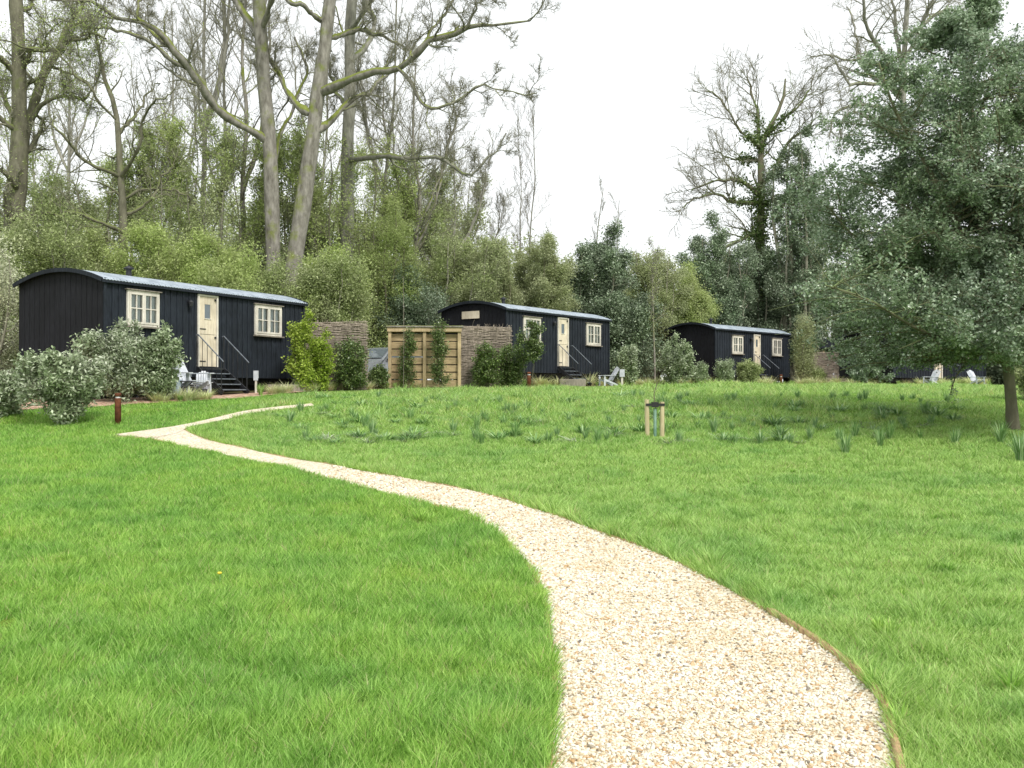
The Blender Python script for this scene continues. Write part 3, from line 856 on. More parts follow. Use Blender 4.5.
# ------------------------------------------------------------------ fences
def wattle(x0, x1, Y, h, label, seed, Y2=None):
    Y2 = Y if Y2 is None else Y2
    Xa, Xb = gx(x0, Y), gx(x1, Y2); r = np.random.default_rng(seed)
    ln = math.hypot(Xb - Xa, Y2 - Y); rz = math.atan2(Y2 - Y, Xb - Xa)
    g = float(gz(Xa, Y)); root = tag(empty('wattle_fence', (Xa, Y, g), rz), label, 'fence', 'woven hazel fence panels')
    ns = max(3, int(ln / .24)); sx_ = np.linspace(.03, ln - .03, ns)
    for x in sx_:
        MB().tube([(x + .01 * r.normal(), 0, -.15), (x, 0, h + .02 + .10 * r.random())], .017, 6).build('stake', M['wattle'], root)
    N = int(h / .026); K = ns * 3; X_ = np.linspace(-.04, ln + .04, K)
    P = np.zeros((N * 2, K, 3)); R = np.zeros((N * 2, K))
    for i in range(N * 2):
        ph = (i % 2) * pi
        z = .03 + (i // 2) * h / N
        P[i, :, 0] = X_ + r.normal() * .03; P[i, :, 1] = .028 * np.cos((X_ - .03) / (sx_[1] - sx_[0]) * pi + ph) + r.normal() * .006
        P[i, :, 2] = z + .006 * r.normal(size=K).cumsum() * .5 + (.012 if i % 2 else 0)
        R[i] = .010 + .006 * r.random()
    part_np('woven_rods', tubes(P, R, 5), M['wattle'], root)
    Lc, _ = spawn(P[-6:], R[-6:], 12, ang=1.2, absl=.22, K=4, wig=.3, up=.25, rmin=.003, rng=r)
    part_np('loose_twigs', tubes(Lc, np.full(Lc.shape[:2], .004), 3), M['wattle'], root)
    return root
wattle(307, 366, 31.0, 2.1, 'tall woven hazel fence panel overgrown with ivy beside the nearest hut', 1)
wattle(461, 510, 34.6, 2.12, 'woven hazel fence panel before the middle hut, right of the slatted timber fence', 2, 35.2)
wattle(806, 846, 53.0, 1.75, 'low distant brown woven fence right of the lone hut, below a dark roof', 3)

def slat_fence():
    Y = 33.6; Xa, Xb = gx(388, Y), gx(461, Y); ln = Xb - Xa; g = float(gz(Xa, Y)); h = 2.12
    root = tag(empty('slatted_fence', (Xa, Y, g), .03), 'golden timber fence of wide horizontal boards with a mossy top rail between the woven panels', 'fence')
    r = np.random.default_rng(5)
    for x in (.06, ln * .5, ln - .06): MB().box((x - .055, -.05, -.1), (x + .055, .055, h - .06)).build('post', M['fence_wood'], root, bevel=.006)
    mb = MB(); z = .06
    while z < h - .2:
        hh = .21 + .03 * r.random(); mb.beam((.0, .085, z + hh / 2), (ln, .085 + .003 * r.normal(), z + hh / 2 + .004 * r.normal()), .02, hh); z += hh + .035 + .015 * r.random()
    mb.build('boards', M['plank'], root)
    mb = MB(); z = .15
    while z < h - .2:
        mb.beam((.0, .125, z + .07), (ln, .125, z + .07 + .01 * r.normal()), .02, .14); z += .19
    mb.build('shaded_rear_boards', M['interior_shade'], root)  # rear boards coloured near-black so the gaps in front read as shade
    MB().box((-.06, -.14, h - .06), (ln + .08, .19, h)).build('top_rail', M['bark_moss'], root, bevel=.008)
    MB().box((-.02, -.1, h - .20), (ln + .02, -.052, h - .062)).build('header_board', M['fence_wood'], root)
slat_fence()

# ------------------------------------------------------------------ small things
def bollard(px, Y, h, label, r=.055):
    X = gx(px, Y); g = float(gz(X, Y)); t = tag(empty('bollard_light', (X, Y, g)), label, 'bollard', 'rusty bollard lights in the lawn')
    MB().lathe([(0, -.05), (r, -.05), (r, h - .09)], 16).build('post', M['rust'], t, True)
    MB().lathe([(r * .8, h - .091), (r * .8, h - .055), (0, h - .054)], 16).build('lamp', M['lamp_glass'], t, True)
    MB().lathe([(0, h - .056), (r * 1.04, h - .056), (r * 1.04, h), (r * .9, h + .008), (0, h + .012)], 16).build('cap', M['rust'], t, True)
bollard(118, 20.1, .63, 'rusty steel bollard light beside the fork of the gravel path', .062)
bollard(529, 32.5, .56, 'rusty steel bollard light in front of the small bushy tree by the middle hut', .062)
bollard(781, 44, .50, 'small rusty bollard light at the right corner of the distant lone hut', .06)

def adirondack(px, Y, rz, label, s=1.0):
    X = gx(px, Y); g = float(gz(X, Y)) + .03
    t = tag(empty('garden_chair', (X, Y, g), rz), label, 'chair', 'white painted slatted garden chairs by the huts'); t.scale = (s, s, s)
    m = M['white_paint']
    for k in range(6):
        x = -.25 + k * .1; lean = .42; hh = .78 - .05 * abs(k - 2.5)
        MB().beam((x, .20, .30), (x, .20 + lean, .30 + hh), .085, .02, (1, 0, 0) if False else (0, 1, 0)).build('back_slat', m, t)
    for k in range(5):
        y = -.32 + k * .105; z = .40 - .045 * k
        MB().box((-.29, y, z - .02), (.29, y + .09, z)).build('seat_slat', m, t)
    for sx_ in (-1, 1):
        x = sx_ * .33
        MB().box((x - .012, -.34, 0), (x + .012, -.24, .56)).build('leg', m, t)
        MB().beam((x * .93, -.32, .36), (x * .93, .5, .04), .022, .10).build('leg', m, t)
        MB().box((x - .065, -.40, .562), (x + .065, .36, .585)).build('armrest', m, t)
    MB().box((-.33, .31, .50), (.33, .335, .56)).build('cross_rail', m, t)
    return t
adirondack(190, 25.2, radians(60), 'pale garden chair between the zinc tub and the steps of the nearest hut', 1.05)
adirondack(203, 25.6, radians(15), 'low pale garden chair tucked beside the steps of the nearest hut', .62)
adirondack(607, 39.5, radians(-70), 'white slatted garden chair at the right end of the middle hut', .72)
adirondack(931, 44.5, radians(-60), 'white slatted garden chair under the holly tree, left of its trunk', .68)
adirondack(977, 44.5, radians(20), 'white slatted garden chair just left of the holly trunk', .66)

X, Y = gx(170, 24.7), 24.7; g = float(gz(X, Y))
t = tag(empty('zinc_tub', (X, Y, g)), 'round pale blue zinc tub standing on red mulch beside the grey-green shrub', 'tub'); t.scale = (.68, .68, .85)
MB().lathe([(0, .02), (.36, .02), (.36, 0), (.38, 0), (.40, .18), (.405, .2), (.40, .22), (.43, .52), (.445, .56), (.42, .57), (.40, .50), (.30, .46), (0, .46)], 28).build('body', M['pale_blue'], t, True)
for s in (-1, 1): MB().tube([(s * .42, -.07, .44), (s * .48, -.05, .40), (s * .48, .05, .40), (s * .42, .07, .44)], .01, 6).build('handle', M['grey_metal'], t)
X, Y = gx(184, 24.8), 24.8; g = float(gz(X, Y)) + .03
t = tag(empty('side_table', (X, Y, g), .3), 'small black folding table between the zinc tub and the pale chair', 'table')
MB().box((-.22, -.18, .40), (.22, .18, .425)).build('table_top', M['black_metal'], t)
for s in (-1, 1):
    MB().beam((-.19, s * .14, 0), (.19, s * .14, .40), .02, .03).build('leg', M['black_metal'], t)
    MB().beam((.19, s * .11, 0), (-.19, s * .11, .40), .02, .03).build('leg', M['black_metal'], t)
X, Y = gx(256, 27.3), 27.3; g = float(gz(X, Y)) + .03
t = tag(empty('service_post', (X, Y, g)), 'small pale box on a post in the planting right of the nearest hut steps', 'utility post'); t.scale = (.6, .6, .95)
MB().box((-.04, -.04, -.03), (.04, .04, .42)).build('post', M['frame_wood'], t)
MB().box((-.10, -.07, .36), (.10, -.041, .64)).box((-.10, -.042, .421), (.10, .06, .64)).build('box', M['white_paint'], t)
X, Y = gx(622, 40.2), 40.2; g = float(gz(X, Y)) + .03
t = tag(empty('service_post', (X, Y, g)), 'small pale box on a post right of the white chair by the middle hut', 'utility post')
MB().box((-.04, -.04, -.03), (.04, .04, .42)).build('post', M['frame_wood'], t)
MB().box((-.10, -.07, .36), (.10, -.041, .66)).box((-.10, -.042, .421), (.10, .06, .66)).build('box', M['white_paint'], t)

def sleeper(px0, px1, Y, h, label):
    Xa, Xb = gx(px0, Y), gx(px1, Y + .5); g = float(gz(Xa, Y))
    rz = math.atan2(.5, Xb - Xa)
    o = MB().box((0, 0, -.1), (math.hypot(.5, Xb - Xa), .14, h)).build('edging_sleeper', M['grey_wood'], None, bevel=.012)
    o.location = (Xa, Y, g); o.rotation_euler = (0, 0, rz)
    tag(o, label, 'sleeper', 'weathered timber sleepers edging the bed')
sleeper(268, 306, 27.9, .24, 'weathered timber sleeper edging the bed right of the nearest hut steps')
sleeper(560, 586, 38.0, .30, 'weathered timber sleeper below the door of the middle hut')
sleeper(160, 188, 24.0, .06, 'low weathered sleeper in the red mulch before the zinc tub')

# young staked tree in the meadow
X, Y = unproj(655, 438); g = float(gz(X, Y))
t = tag(empty('staked_sapling', (X, Y, g)), 'tiny sapling in a green tube between two pale stakes in the meadow', 'sapling')
MB().tube([(-.135, .02, -.1), (-.15, 0, .70)], .042, 8).build('stake', M['stake'], t)
MB().tube([(.13, 0, -.1), (.13, 0, .66)], .042, 8).build('stake', M['stake'], t)
MB().box((-.17, -.048, .585), (.17, -.035, .63)).box((-.06, -.055, .56), (.06, .05, .655)).build('rubber_tie', M['tyre'], t)
MB().lathe([(.03, -.02), (.03, .54), (.027, .54)], 10).build('tree_guard', M['tube_green'], t, True)
tr = np.array([[(0, 0, 0), (.02, 0, .5), (-.02, 0, .8), (.05, .02, 1.02)]], float)
c1, r1 = spawn(tr, np.full((1, 4), .008), 5, .5, 1, .6, absl=.25, K=4)
part_np('stem', cat(tubes(tr, np.full((1, 4), .009), 5), tubes(c1, r1 * .8, 4)), M['twig_shrub'], t)

# parked car glimpsed through the gap
def car(px, Y, rz, label):
    X = gx(px, Y); g = float(gz(X, Y)); t = tag(empty('parked_car', (X, Y, g), rz), label, 'car')
    prof = [(-2.1, .35), (-2.12, .62), (-2.0, .85), (-1.1, .98), (-.35, 1.40), (.2, 1.47), (1.1, 1.44), (1.75, 1.05), (2.05, .95), (2.1, .6), (2.08, .35)]
    N = len(prof); hw = .86; V = []
    for s in (-1, 1):
        for x, z in prof: V.append((x, s * (hw if z < 1.0 else hw - (z - 1.0) * .45), z))
    Fq = [(i, i + 1, N + i + 1, N + i) for i in range(N - 1)] + [(N - 1, 0, N, 2 * N - 1)]
    tri = []
    for s in (0, 1):
        c = s * N
        for i in range(1, N - 1): tri.append((c, c + i, c + i + 1) if s == 0 else (c, c + i + 1, c + i))
    MB().add(V, Fq, tri).build('body', M['car'], t)
    def quad(p, name):
        p = np.array(p, float); MB().add(p, [(0, 1, 2, 3)]).build(name, M['glass_dark'], t)
    quad([(-1.05, -.74, 1.03), (-.42, -.62, 1.385), (-.42, .62, 1.385), (-1.05, .74, 1.03)] + np.array([-.02, 0, .012]), 'windscreen')
    quad([(1.68, -.74, 1.11), (1.2, -.62, 1.40), (1.2, .62, 1.40), (1.68, .74, 1.11)] + np.array([.02, 0, .012]), 'rear_window')
    for s in (-1, 1):
        quad([(-.95, s * .863, 1.02), (-.35, s * .715, 1.36), (.3, s * .70, 1.40), (.3, s * .863, 1.02)], 'side_window')
        quad([(.38, s * .863, 1.02), (.38, s * .70, 1.40), (1.05, s * .71, 1.37), (1.5, s * .85, 1.06)], 'side_window')
        for x in (-1.35, 1.35):
            wv = MB(); A = np.arange(20) * 2 * pi / 20
            ring = lambda r_, y: [(x + r_ * cos(q), y, .33 + r_ * sin(q)) for q in A]
            V = np.array(ring(.32, s * .70) + ring(.33, s * .88) + ring(.20, s * .885) + [(x, s * .87, .33)])
            Fw = [(k * 20 + i, k * 20 + (i + 1) % 20, (k + 1) * 20 + (i + 1) % 20, (k + 1) * 20 + i) for k in range(2) for i in range(20)]
            wh = wv.add(V, Fw).build('wheel', M['tyre'], t)
            MB().add(np.array(ring(.20, s * .886) + [(x, s * .90, .33)]), None, [(i, (i + 1) % 20, 20) for i in range(20)]).build('rim', M['grey_metal'], wh)
    for s in (-1, 1):
        MB().box((-2.14, s * .62 - .16, .66), (-2.06, s * .62 + .16, .80)).build('headlight', M['white_paint'], t)
car(382, 37.0, radians(62), 'silver car parked behind the gap between the ivy fence and the slatted fence')
# ------------------------------------------------------------------ vegetation
def tree_thing(name, label, cat_, X, Y, trunkVF, tm, crownVF=None, cm=None, twigVF=None, twm=None, group=None):
    g = float(gz(X, Y)); t = tag(empty(name, (X, Y, g)), label, cat_, group); o = (X, Y, g)
    part_np('trunk', trunkVF, tm, t, True, o)
    if twigVF is not None: part_np('branches', twigVF, twm or tm, t, False, o)
    if crownVF is not None: part_np('crown', crownVF, cm, t, False, o)
    return t

def guide(pts, Y, K=12, r_px=None):
    """pts: (px, py, radius_px, dY) -> points in the world at depth Y+dY"""
    w = [(*at(px, py, Y + dY), r * .84 / F * Y) for px, py, r, dY in pts]
    q = resample(w, K); return q[:, :3], q[:, 3]

def big_tree(name, label, Y, guides, rng, bark, levels, twm='twig', leafspec=None, group='big bare trees behind the huts', knobble=.19, K=20, catg='tree', absf=8.0, ivy=0):
    Ps, Rs = [], []
    for gd in guides:
        P, R = guide(gd, Y, K)
        P[1:] += np.cumsum(rng.normal(size=P[1:].shape) * knobble * .5, 0) * np.linspace(0, 1, K - 1)[:, None] * (0 if gd is guides[0] else 1)
        R *= 1 + (.05 if gd is guides[0] else .13) * rng.normal(size=R.shape)
        if gd is not guides[0]:
            t0_ = P[1] - P[0]; P[0] -= t0_ / np.linalg.norm(t0_) * R[0] * .9; R[0] *= .7
        Ps.append(P); Rs.append(R)
    P = np.array(Ps); R = np.array(Rs)
    g = float(gz(P[0, 0, 0], Y)); P[0, 0, 2] = g - .3
    R[0, 0] *= 1.25
    trunk = [tubes(P[:1], R[:1], 14), tubes(P[1:], R[1:], 9)] if len(P) > 1 else [tubes(P, R, 14)]
    tw = []
    cur, cr = P, R
    pl = np.linalg.norm(np.diff(P, axis=1), axis=2).sum(1)
    for i, lv in enumerate(levels):
        src = cur if i else (P if lv.pop('trunk', True) else P[1:]); sr = cr if i else (R if len(src) == len(P) else R[1:])
        if i == 0 and absf: lv = dict(lv, absl=lv['ln'] * absf)
        cur, cr = spawn(src, sr, rng=rng, **lv)
        if i == 0:
            ps = np.repeat(pl[-len(src):], lv['n']); kp = rng.random(len(ps)) < np.clip(ps / np.percentile(pl[1:], 75) if len(pl) > 1 else 1, .2, 1)
            cur, cr = cur[kp], cr[kp]
        if i == 0: trunk.append(tubes(cur, cr, 6))
        else: tw.append(tubes(cur, cr, 4 if i == 1 else 3))
    crown = None; cm = None
    if leafspec: n, s, sp, mm = leafspec; crown = leaves(cur, n, s, sp, rng); cm = M[mm]
    if ivy:   # ivy leaves hugging the trunk and the inner limbs
        iv = [leaves(P[:1, :13], 5200, .20, .34, rng, t0=.15)] + [leaves(P[q:q + 1, :9], ivy * 20, .17, .2, rng, t0=0) for q in range(1, len(P))]
        crown = cat(*iv); cm = M['leaf_ivy']
    return tree_thing(name, label, catg, float(P[0, 0, 0]), float(P[0, 0, 1]), cat(*trunk), M[bark], crown, cm, cat(*tw), M[twm], group)

def lv(n, ln, ang=.8, K=6, wig=.16, up=.05, t0=.2, t1=.98, rad=.6, rmin=.01, **k): return dict(n=n, ln=ln, ang=ang, K=K, wig=wig, up=up, t0=t0, t1=t1, rad=rad, rmin=rmin, **k)
R4 = lambda a, b, c, d=3: [lv(a, .42, .9, 8, .20, .05, .25, rmin=.03), lv(b, .45, .8, 7, .2, .06, .15, rmin=.016), lv(c, .5, .75, 5, .2, .06, .15, rmin=.010), lv(d, .55, .7, 4, .2, .08, .1, rmin=.007)]

rt = np.random.default_rng(21)
# trunk C: the straighter grey trunk with the long mossy limb arching left
big_tree('broad_tree', 'tall grey tree behind the nearest hut with a long mossy limb arching to the left', 38, [
 [(273, 400, 11, 0), (273, 265, 9, 0), (271, 190, 8.5, 0), (269, 140, 8, 0), (263, 80, 8, 0), (260, 30, 8, 0), (257, -20, 7.5, 0), (252, -70, 6, 0), (248, -110, 4, 0)],
 [(268, 143, 6, 0), (258, 134, 5.5, -.3), (240, 125, 5, -.6), (215, 110, 4.8, -1), (200, 90, 4.6, -1.5), (183, 66, 4.2, -2), (163, 43, 3.6, -2.4), (140, 31, 3, -2.6), (118, 28, 2.2, -3), (92, 16, 1.8, -3.3), (60, 18, 1.2, -3.6)],
 [(262, 40, 6, 0), (250, 22, 5, .5), (238, 5, 4.6, 1), (222, -20, 4, 1.5), (200, -60, 3, 2)],
 [(183, 66, 2.8, -2), (170, 60, 2.5, -2.5), (152, 44, 2, -3), (120, 38, 1.4, -3.4), (80, 34, .9, -4)],
 [(165, 44, 2.4, -2.4), (150, 30, 2, -2), (132, 12, 1.7, -1.5), (128, -10, 1.4, -1), (122, -40, 1, -.5)],
 [(272, 170, 3, .2), (280, 140, 2.4, 1), (292, 110, 2, 1.5), (296, 70, 1.6, 2), (290, 30, 1.2, 2.4)],
 [(260, 30, 3.5, 0), (275, -5, 3, -1), (290, -40, 2.4, -1.5), (310, -90, 1.8, -2)]],
 rt, 'bark_moss', [lv(11, .26, .9, 9, .24, .03, .3, rmin=.018, rad=.42, trunk=False), lv(8, .5, .8, 7, .24, .05, .12, rmin=.010, rad=.5), lv(7, .5, .75, 6, .24, .06, .1, rmin=.007), lv(4, .55, .7, 4, .22, .06, .1, rmin=.005)])
# trunk D: leaning grey trunk with the big limb to the right
big_tree('broad_tree', 'tall leaning grey tree with a long mossy limb reaching right over the sky', 37, [
 [(288, 400, 13, 0), (293, 270, 10.5, 0), (300, 225, 10, 0), (306, 180, 9.6, 0), (312, 140, 9.2, 0), (317, 95, 8.2, 0), (324, 50, 7.6, 0), (328, 10, 7.2, 0), (333, -30, 6.6, 0), (338, -80, 5, 0), (341, -120, 3, 0)],
 [(320, 92, 6, 0), (334, 86, 5, -.4), (352, 78, 4.4, -.8), (380, 72, 4.2, -1.2), (398, 68, 4, -1.6), (412, 55, 3.6, -2), (425, 42, 3.2, -2.2), (448, 36, 2.8, -2.4), (465, 28, 2.2, -2.6), (490, 27, 1.6, -3), (512, 25, 1.1, -3.2), (532, 6, .7, -3.4)],
 [(308, 112, 5, 0), (297, 105, 4.4, .4), (288, 92, 3.8, .8), (280, 70, 3.2, 1.2), (272, 52, 2.6, 1.5), (262, 30, 2.2, 2), (250, 0, 1.6, 2)],
 [(398, 68, 2.6, -1.6), (410, 80, 2.4, -1.5), (420, 100, 2, -1.5), (438, 107, 1.7, -1.8), (455, 100, 1.5, -2), (468, 88, 1.3, -2), (488, 82, 1, -2.2), (518, 84, .6, -2.4)],
 [(318, 130, 5, 0), (335, 116, 4, .6), (348, 104, 3.2, 1), (368, 98, 2.6, 1.4), (385, 85, 2.2, 1.8), (400, 76, 1.6, 2)],
 [(324, 40, 4, 0), (345, 32, 3.2, .8), (365, 30, 2.6, 1), (385, 38, 2, 1.4), (410, 52, 1.3, 1.6)],
 [(322, 20, 3.5, 0), (308, 12, 3, -.5), (295, 0, 2.6, -1), (278, -12, 2, -1)],
 [(465, 28, 1.6, -2.6), (476, 14, 1.3, -2.8), (484, 4, 1, -3), (495, -14, .8, -3)],
 [(412, 55, 2, -2), (425, 40, 1.8, -1.6), (436, 18, 1.5, -1.2), (438, -10, 1.2, -1)],
 [(333, -30, 4, 0), (355, -60, 3, -1), (380, -100, 2, -2)]],
 rt, 'bark_moss', [lv(11, .26, .9, 9, .24, .04, .25, rmin=.018, rad=.42, trunk=False), lv(8, .5, .8, 7, .24, .05, .12, rmin=.010, rad=.5), lv(7, .5, .75, 6, .24, .06, .1, rmin=.007), lv(4, .55, .7, 4, .22, .06, .1, rmin=.005)])
# trunk E and its low right limb
big_tree('broad_tree', 'straight pale grey trunk just right of the leaning tree, with a low crooked limb', 41, [
 [(343, 400, 9, 0), (347, 240, 8, 0), (347, 150, 7, 0), (350, 90, 6.6, 0), (349, 40, 6.4, 0), (352, -10, 6, 0), (352, -70, 4.5, 0), (355, -110, 3, 0)],
 [(348, 160, 4, 0), (362, 158, 3.6, -1), (385, 157, 3.2, -1.6), (400, 160, 2.8, -2), (430, 158, 2.4, -2.4), (445, 165, 2, -2.6), (462, 174, 1.6, -2.8), (478, 158, 1.3, -3), (490, 145, 1, -3), (502, 125, .7, -3)],
 [(350, 60, 4, 0), (366, 42, 3.4, 1), (376, 20, 3, 1.4), (372, 0, 2.6, 1.8), (384, -30, 2, 2)],
 [(349, 30, 3.6, 0), (362, 10, 3, -1), (366, -15, 2.6, -1.5), (370, -60, 2, -2)],
 [(350, 110, 3, 0), (336, 90, 2.6, .8), (330, 70, 2, 1.6), (318, 40, 1.4, 2)]],
 rt, 'bark_grey', [lv(11, .26, .9, 9, .24, .04, .25, rmin=.018, rad=.42, trunk=False), lv(8, .5, .8, 7, .24, .05, .12, rmin=.010, rad=.5), lv(7, .5, .75, 6, .24, .06, .1, rmin=.007), lv(4, .55, .7, 4, .22, .06, .1, rmin=.005)])
# far left trunks
big_tree('broad_tree', 'thick forked dark tree at the far left edge', 36, [
 [(8, 400, 12, 0), (12, 240, 11, 0), (18, 160, 10.5, 0), (18, 90, 8.5, 0), (17, 40, 7.5, 0), (14, -5, 7, 0), (14, -60, 5, 0), (15, -100, 3, 0)],
 [(16, 165, 7, 0), (25, 130, 6.5, .4), (34, 95, 5.4, .8), (42, 66, 5, 1), (52, 45, 4, 1), (66, 22, 3.2, 1.4), (84, 2, 2.6, 2), (100, -30, 2, 2)],
 [(24, 130, 3, .4), (40, 108, 2.6, .2), (58, 98, 2.2, 0), (76, 92, 1.8, -.3), (90, 92, 1.3, -.5), (110, 84, .9, -.8)],
 [(16, 75, 4, 0), (2, 60, 3.4, -.5), (-14, 50, 3, -1), (-40, 40, 2, -1)],
 [(16, 50, 3.4, 0), (32, 46, 3, -1), (50, 38, 2.4, -2), (70, 26, 1.8, -2.6), (100, 18, 1.2, -3)],
 [(14, 120, 3.2, 0), (0, 96, 2.8, 1), (-14, 80, 2.2, 1.6), (-34, 60, 1.6, 2)],
 [(15, 0, 3.5, 0), (34, -14, 3, 1), (60, -30, 2.2, 1.5)]],
 rt, 'bark_dark', [lv(11, .26, .9, 9, .24, .04, .25, rmin=.018, rad=.42), lv(8, .5, .8, 7, .24, .05, .12, rmin=.010, rad=.5), lv(7, .5, .75, 6, .24, .06, .1, rmin=.007), lv(4, .55, .7, 4, .22, .06, .1, rmin=.005)], leafspec=(1, .07, .25, 'leaf_spring'))
big_tree('slender_tree', 'slim dark tree with a wide candelabra of curved branches above the nearest hut', 34.5, [
 [(124, 400, 5.5, 0), (123, 230, 4.6, 0), (120, 178, 4, 0), (117, 130, 3.4, 0), (114, 105, 3, 0), (104, 80, 2.4, 0), (98, 50, 1.8, 0), (92, 20, 1.2, 0)],
 [(119, 178, 2.4, 0), (132, 160, 2, -.5), (138, 145, 1.9, -1), (140, 125, 1.7, -1), (150, 112, 1.4, -1.4), (164, 96, 1, -2), (172, 80, .7, -2)],
 [(119, 177, 2.4, 0), (104, 168, 2.2, -.6), (88, 160, 2, -1), (72, 150, 1.7, -1.5), (56, 138, 1.3, -2), (44, 118, .9, -2)],
 [(121, 215, 2.6, 0), (140, 208, 2.2, .4), (154, 196, 2, .8), (160, 176, 1.6, 1), (172, 150, 1.2, 1)],
 [(122, 232, 2.6, -.6), (104, 222, 2.2, -1.2), (84, 210, 2, -1.6), (60, 200, 1.6, -2), (36, 188, 1, -2)],
 [(117, 135, 2, 0), (132, 112, 1.7, .6), (146, 92, 1.3, 1), (160, 70, .8, 1)],
 [(116, 120, 1.8, 0), (98, 100, 1.5, -.8), (84, 84, 1.1, -1), (66, 66, .7, -1)],
 [(121, 200, 2, .5), (150, 186, 1.7, 1), (180, 184, 1.4, 1.5), (210, 186, 1, 2)]],
 rt, 'bark_dark', [lv(9, .24, .75, 8, .2, .05, .2, rmin=.012, rad=.45), lv(5, .5, .75, 6, .2, .05, .15, rmin=.010), lv(4, .5, .7, 5, .2, .05, .1, rmin=.007)])

# slimmer background trees of the wood, each built from a straight guide
def slim(px, Y, top, r, lean, label, rng, bark='bark_grey', spread=.3, wg=.2, group='slim bare trees deeper in the wood', n=16, twm='twig', leafspec=None, name='slender_tree', forks=0, up=.10, ang=.75, t0=.42):
    H = 400 - top; r = r * .75
    g0 = [(px, 400, r, 0)] + [(px + lean * f + rng.normal() * 2.0, 400 - H * f, r * (1 - .8 * f), 0) for f in (.25, .45, .6, .72, .85, 1)]
    gds = [g0]
    for k in range(forks):
        f = .45 + .15 * rng.random(); s = rng.choice([-1, 1]); x0 = px + lean * f; y0 = 400 - H * f
        gds.append([(x0, y0, r * .5, 0), (x0 + s * 14, y0 - H * .08, r * .45, .4), (x0 + s * 26, y0 - H * .22, r * .35, .8), (x0 + s * 32, y0 - H * .42, r * .15, 1)])
    return big_tree(name, label, Y, gds, rng, bark, [lv(n, spread, ang, 9, wg * .9, up, t0, rmin=.012, rad=.42), lv(9, .42, .7, 7, wg, up, .12, rmin=.008, rad=.5), lv(7, .45, .65, 5, wg, up, .1, rmin=.006)], twm, leafspec, group, absf=None)
slim(203, 44, -60, 6.5, -2, 'bare trunk seen under the arch of the mossy limb, left of two', rt, forks=2, n=18)
slim(221, 46, -40, 5, 4, 'bare trunk seen under the arch of the mossy limb, middle one', rt, forks=1, n=18)
slim(243, 43, -70, 6, 2, 'bare trunk close on the left of the tall grey tree', rt, 'bark_moss', forks=2, n=18)
slim(64, 45, -20, 4.5, 6, 'bare tree behind the forked tree at far left', rt, forks=2, n=18)
slim(385, 45, -30, 4.5, 10, 'bare tree right of the straight pale trunk', rt, forks=2, n=18)
slim(418, 44, 62, 5, -2, 'mossy bare tree with a dense twiggy crown at the edge of the open sky', rt, 'bark_moss', .34, forks=3, n=22)
slim(448, 48, 150, 3, 6, 'short twiggy bare tree low at the edge of the open sky', rt, forks=2, n=14)
slim(520, 50, 108, 1.7, -2, 'left of a pair of thin straight saplings against the open sky', rt, twm='twig_pale', n=15, spread=.17, up=.14, ang=.6, wg=.1)
slim(531, 50, 96, 2.1, 3, 'right of a pair of thin straight saplings against the open sky', rt, twm='twig_pale', n=15, spread=.19, up=.14, ang=.6, wg=.1)
deep = [(30, 52, 60, 3.6, 5, 'far bare tree low between the left-edge tree and its neighbour'), (128, 58, 70, 3.4, 6, 'far twiggy tree right of the candelabra stem'),
        (170, 56, 10, 4, 4, 'far bare tree below the bend of the mossy limb'), (318, 60, 20, 4, 8, 'far thin tree seen right beside the leaning trunk'), (400, 58, 100, 3.2, -4, 'far twiggy tree under the long right-hand limb'),
        (436, 57, 130, 3, 5, 'far twiggy tree at the end of the low crooked limb'), (466, 60, 175, 2.6, 3, 'far low twiggy tree left of the pair of saplings'), ]
for a_ in deep: slim(a_[0], a_[1], a_[2], a_[3], a_[4], a_[5], rt, 'bark_grey', .3, forks=2, n=18, group='far pale bare trees behind the wood')
wisp = [(18, 39, 150, 'leaf_spring', 'wispy budding tree left of the nearest hut arch'), (100, 40, 160, 'leaf_mid', 'wispy budding tree between the arch and flue of the nearest hut'), (148, 41, 140, 'leaf_spring', 'wispy budding tree just right of the candelabra stem'),
        (196, 41, 120, 'leaf_mid', 'wispy budding tree under the root of the mossy limb'), (238, 40, 135, 'leaf_spring', 'wispy budding tree left of the tall grey trunk'), (290, 41, 150, 'leaf_mid', 'wispy budding tree between the tall grey trunk and the leaning one'),
        (335, 40, 130, 'leaf_spring', 'wispy budding tree between the leaning trunk and the straight pale one'), (372, 43, 150, 'leaf_spring', 'wispy budding tree just right of the straight pale trunk, above the car'), (412, 47, 165, 'leaf_mid', 'wispy budding tree above the slatted fence'), (450, 50, 190, 'leaf_willow', 'wispy budding tree above the left of the middle hut')]
for px_, Y_, tp_, mt_, lb_ in wisp: slim(px_, Y_, tp_, 2.6, rt.normal() * 5, lb_, rt, 'bark_dark', .26, forks=3, n=16, group='wispy budding trees over the understory', leafspec=(4, .09, .14, mt_), t0=.25, twm='twig_pale')
slim(596, 52, 188, 2.6, 2, 'short dead-looking stem poking above the dark evergreen', rt, n=8, spread=.15, up=.2)
slim(612, 53, 200, 2.4, 10, 'short crooked stem leaning right above the dark evergreen', rt, n=8, spread=.2, up=.1)

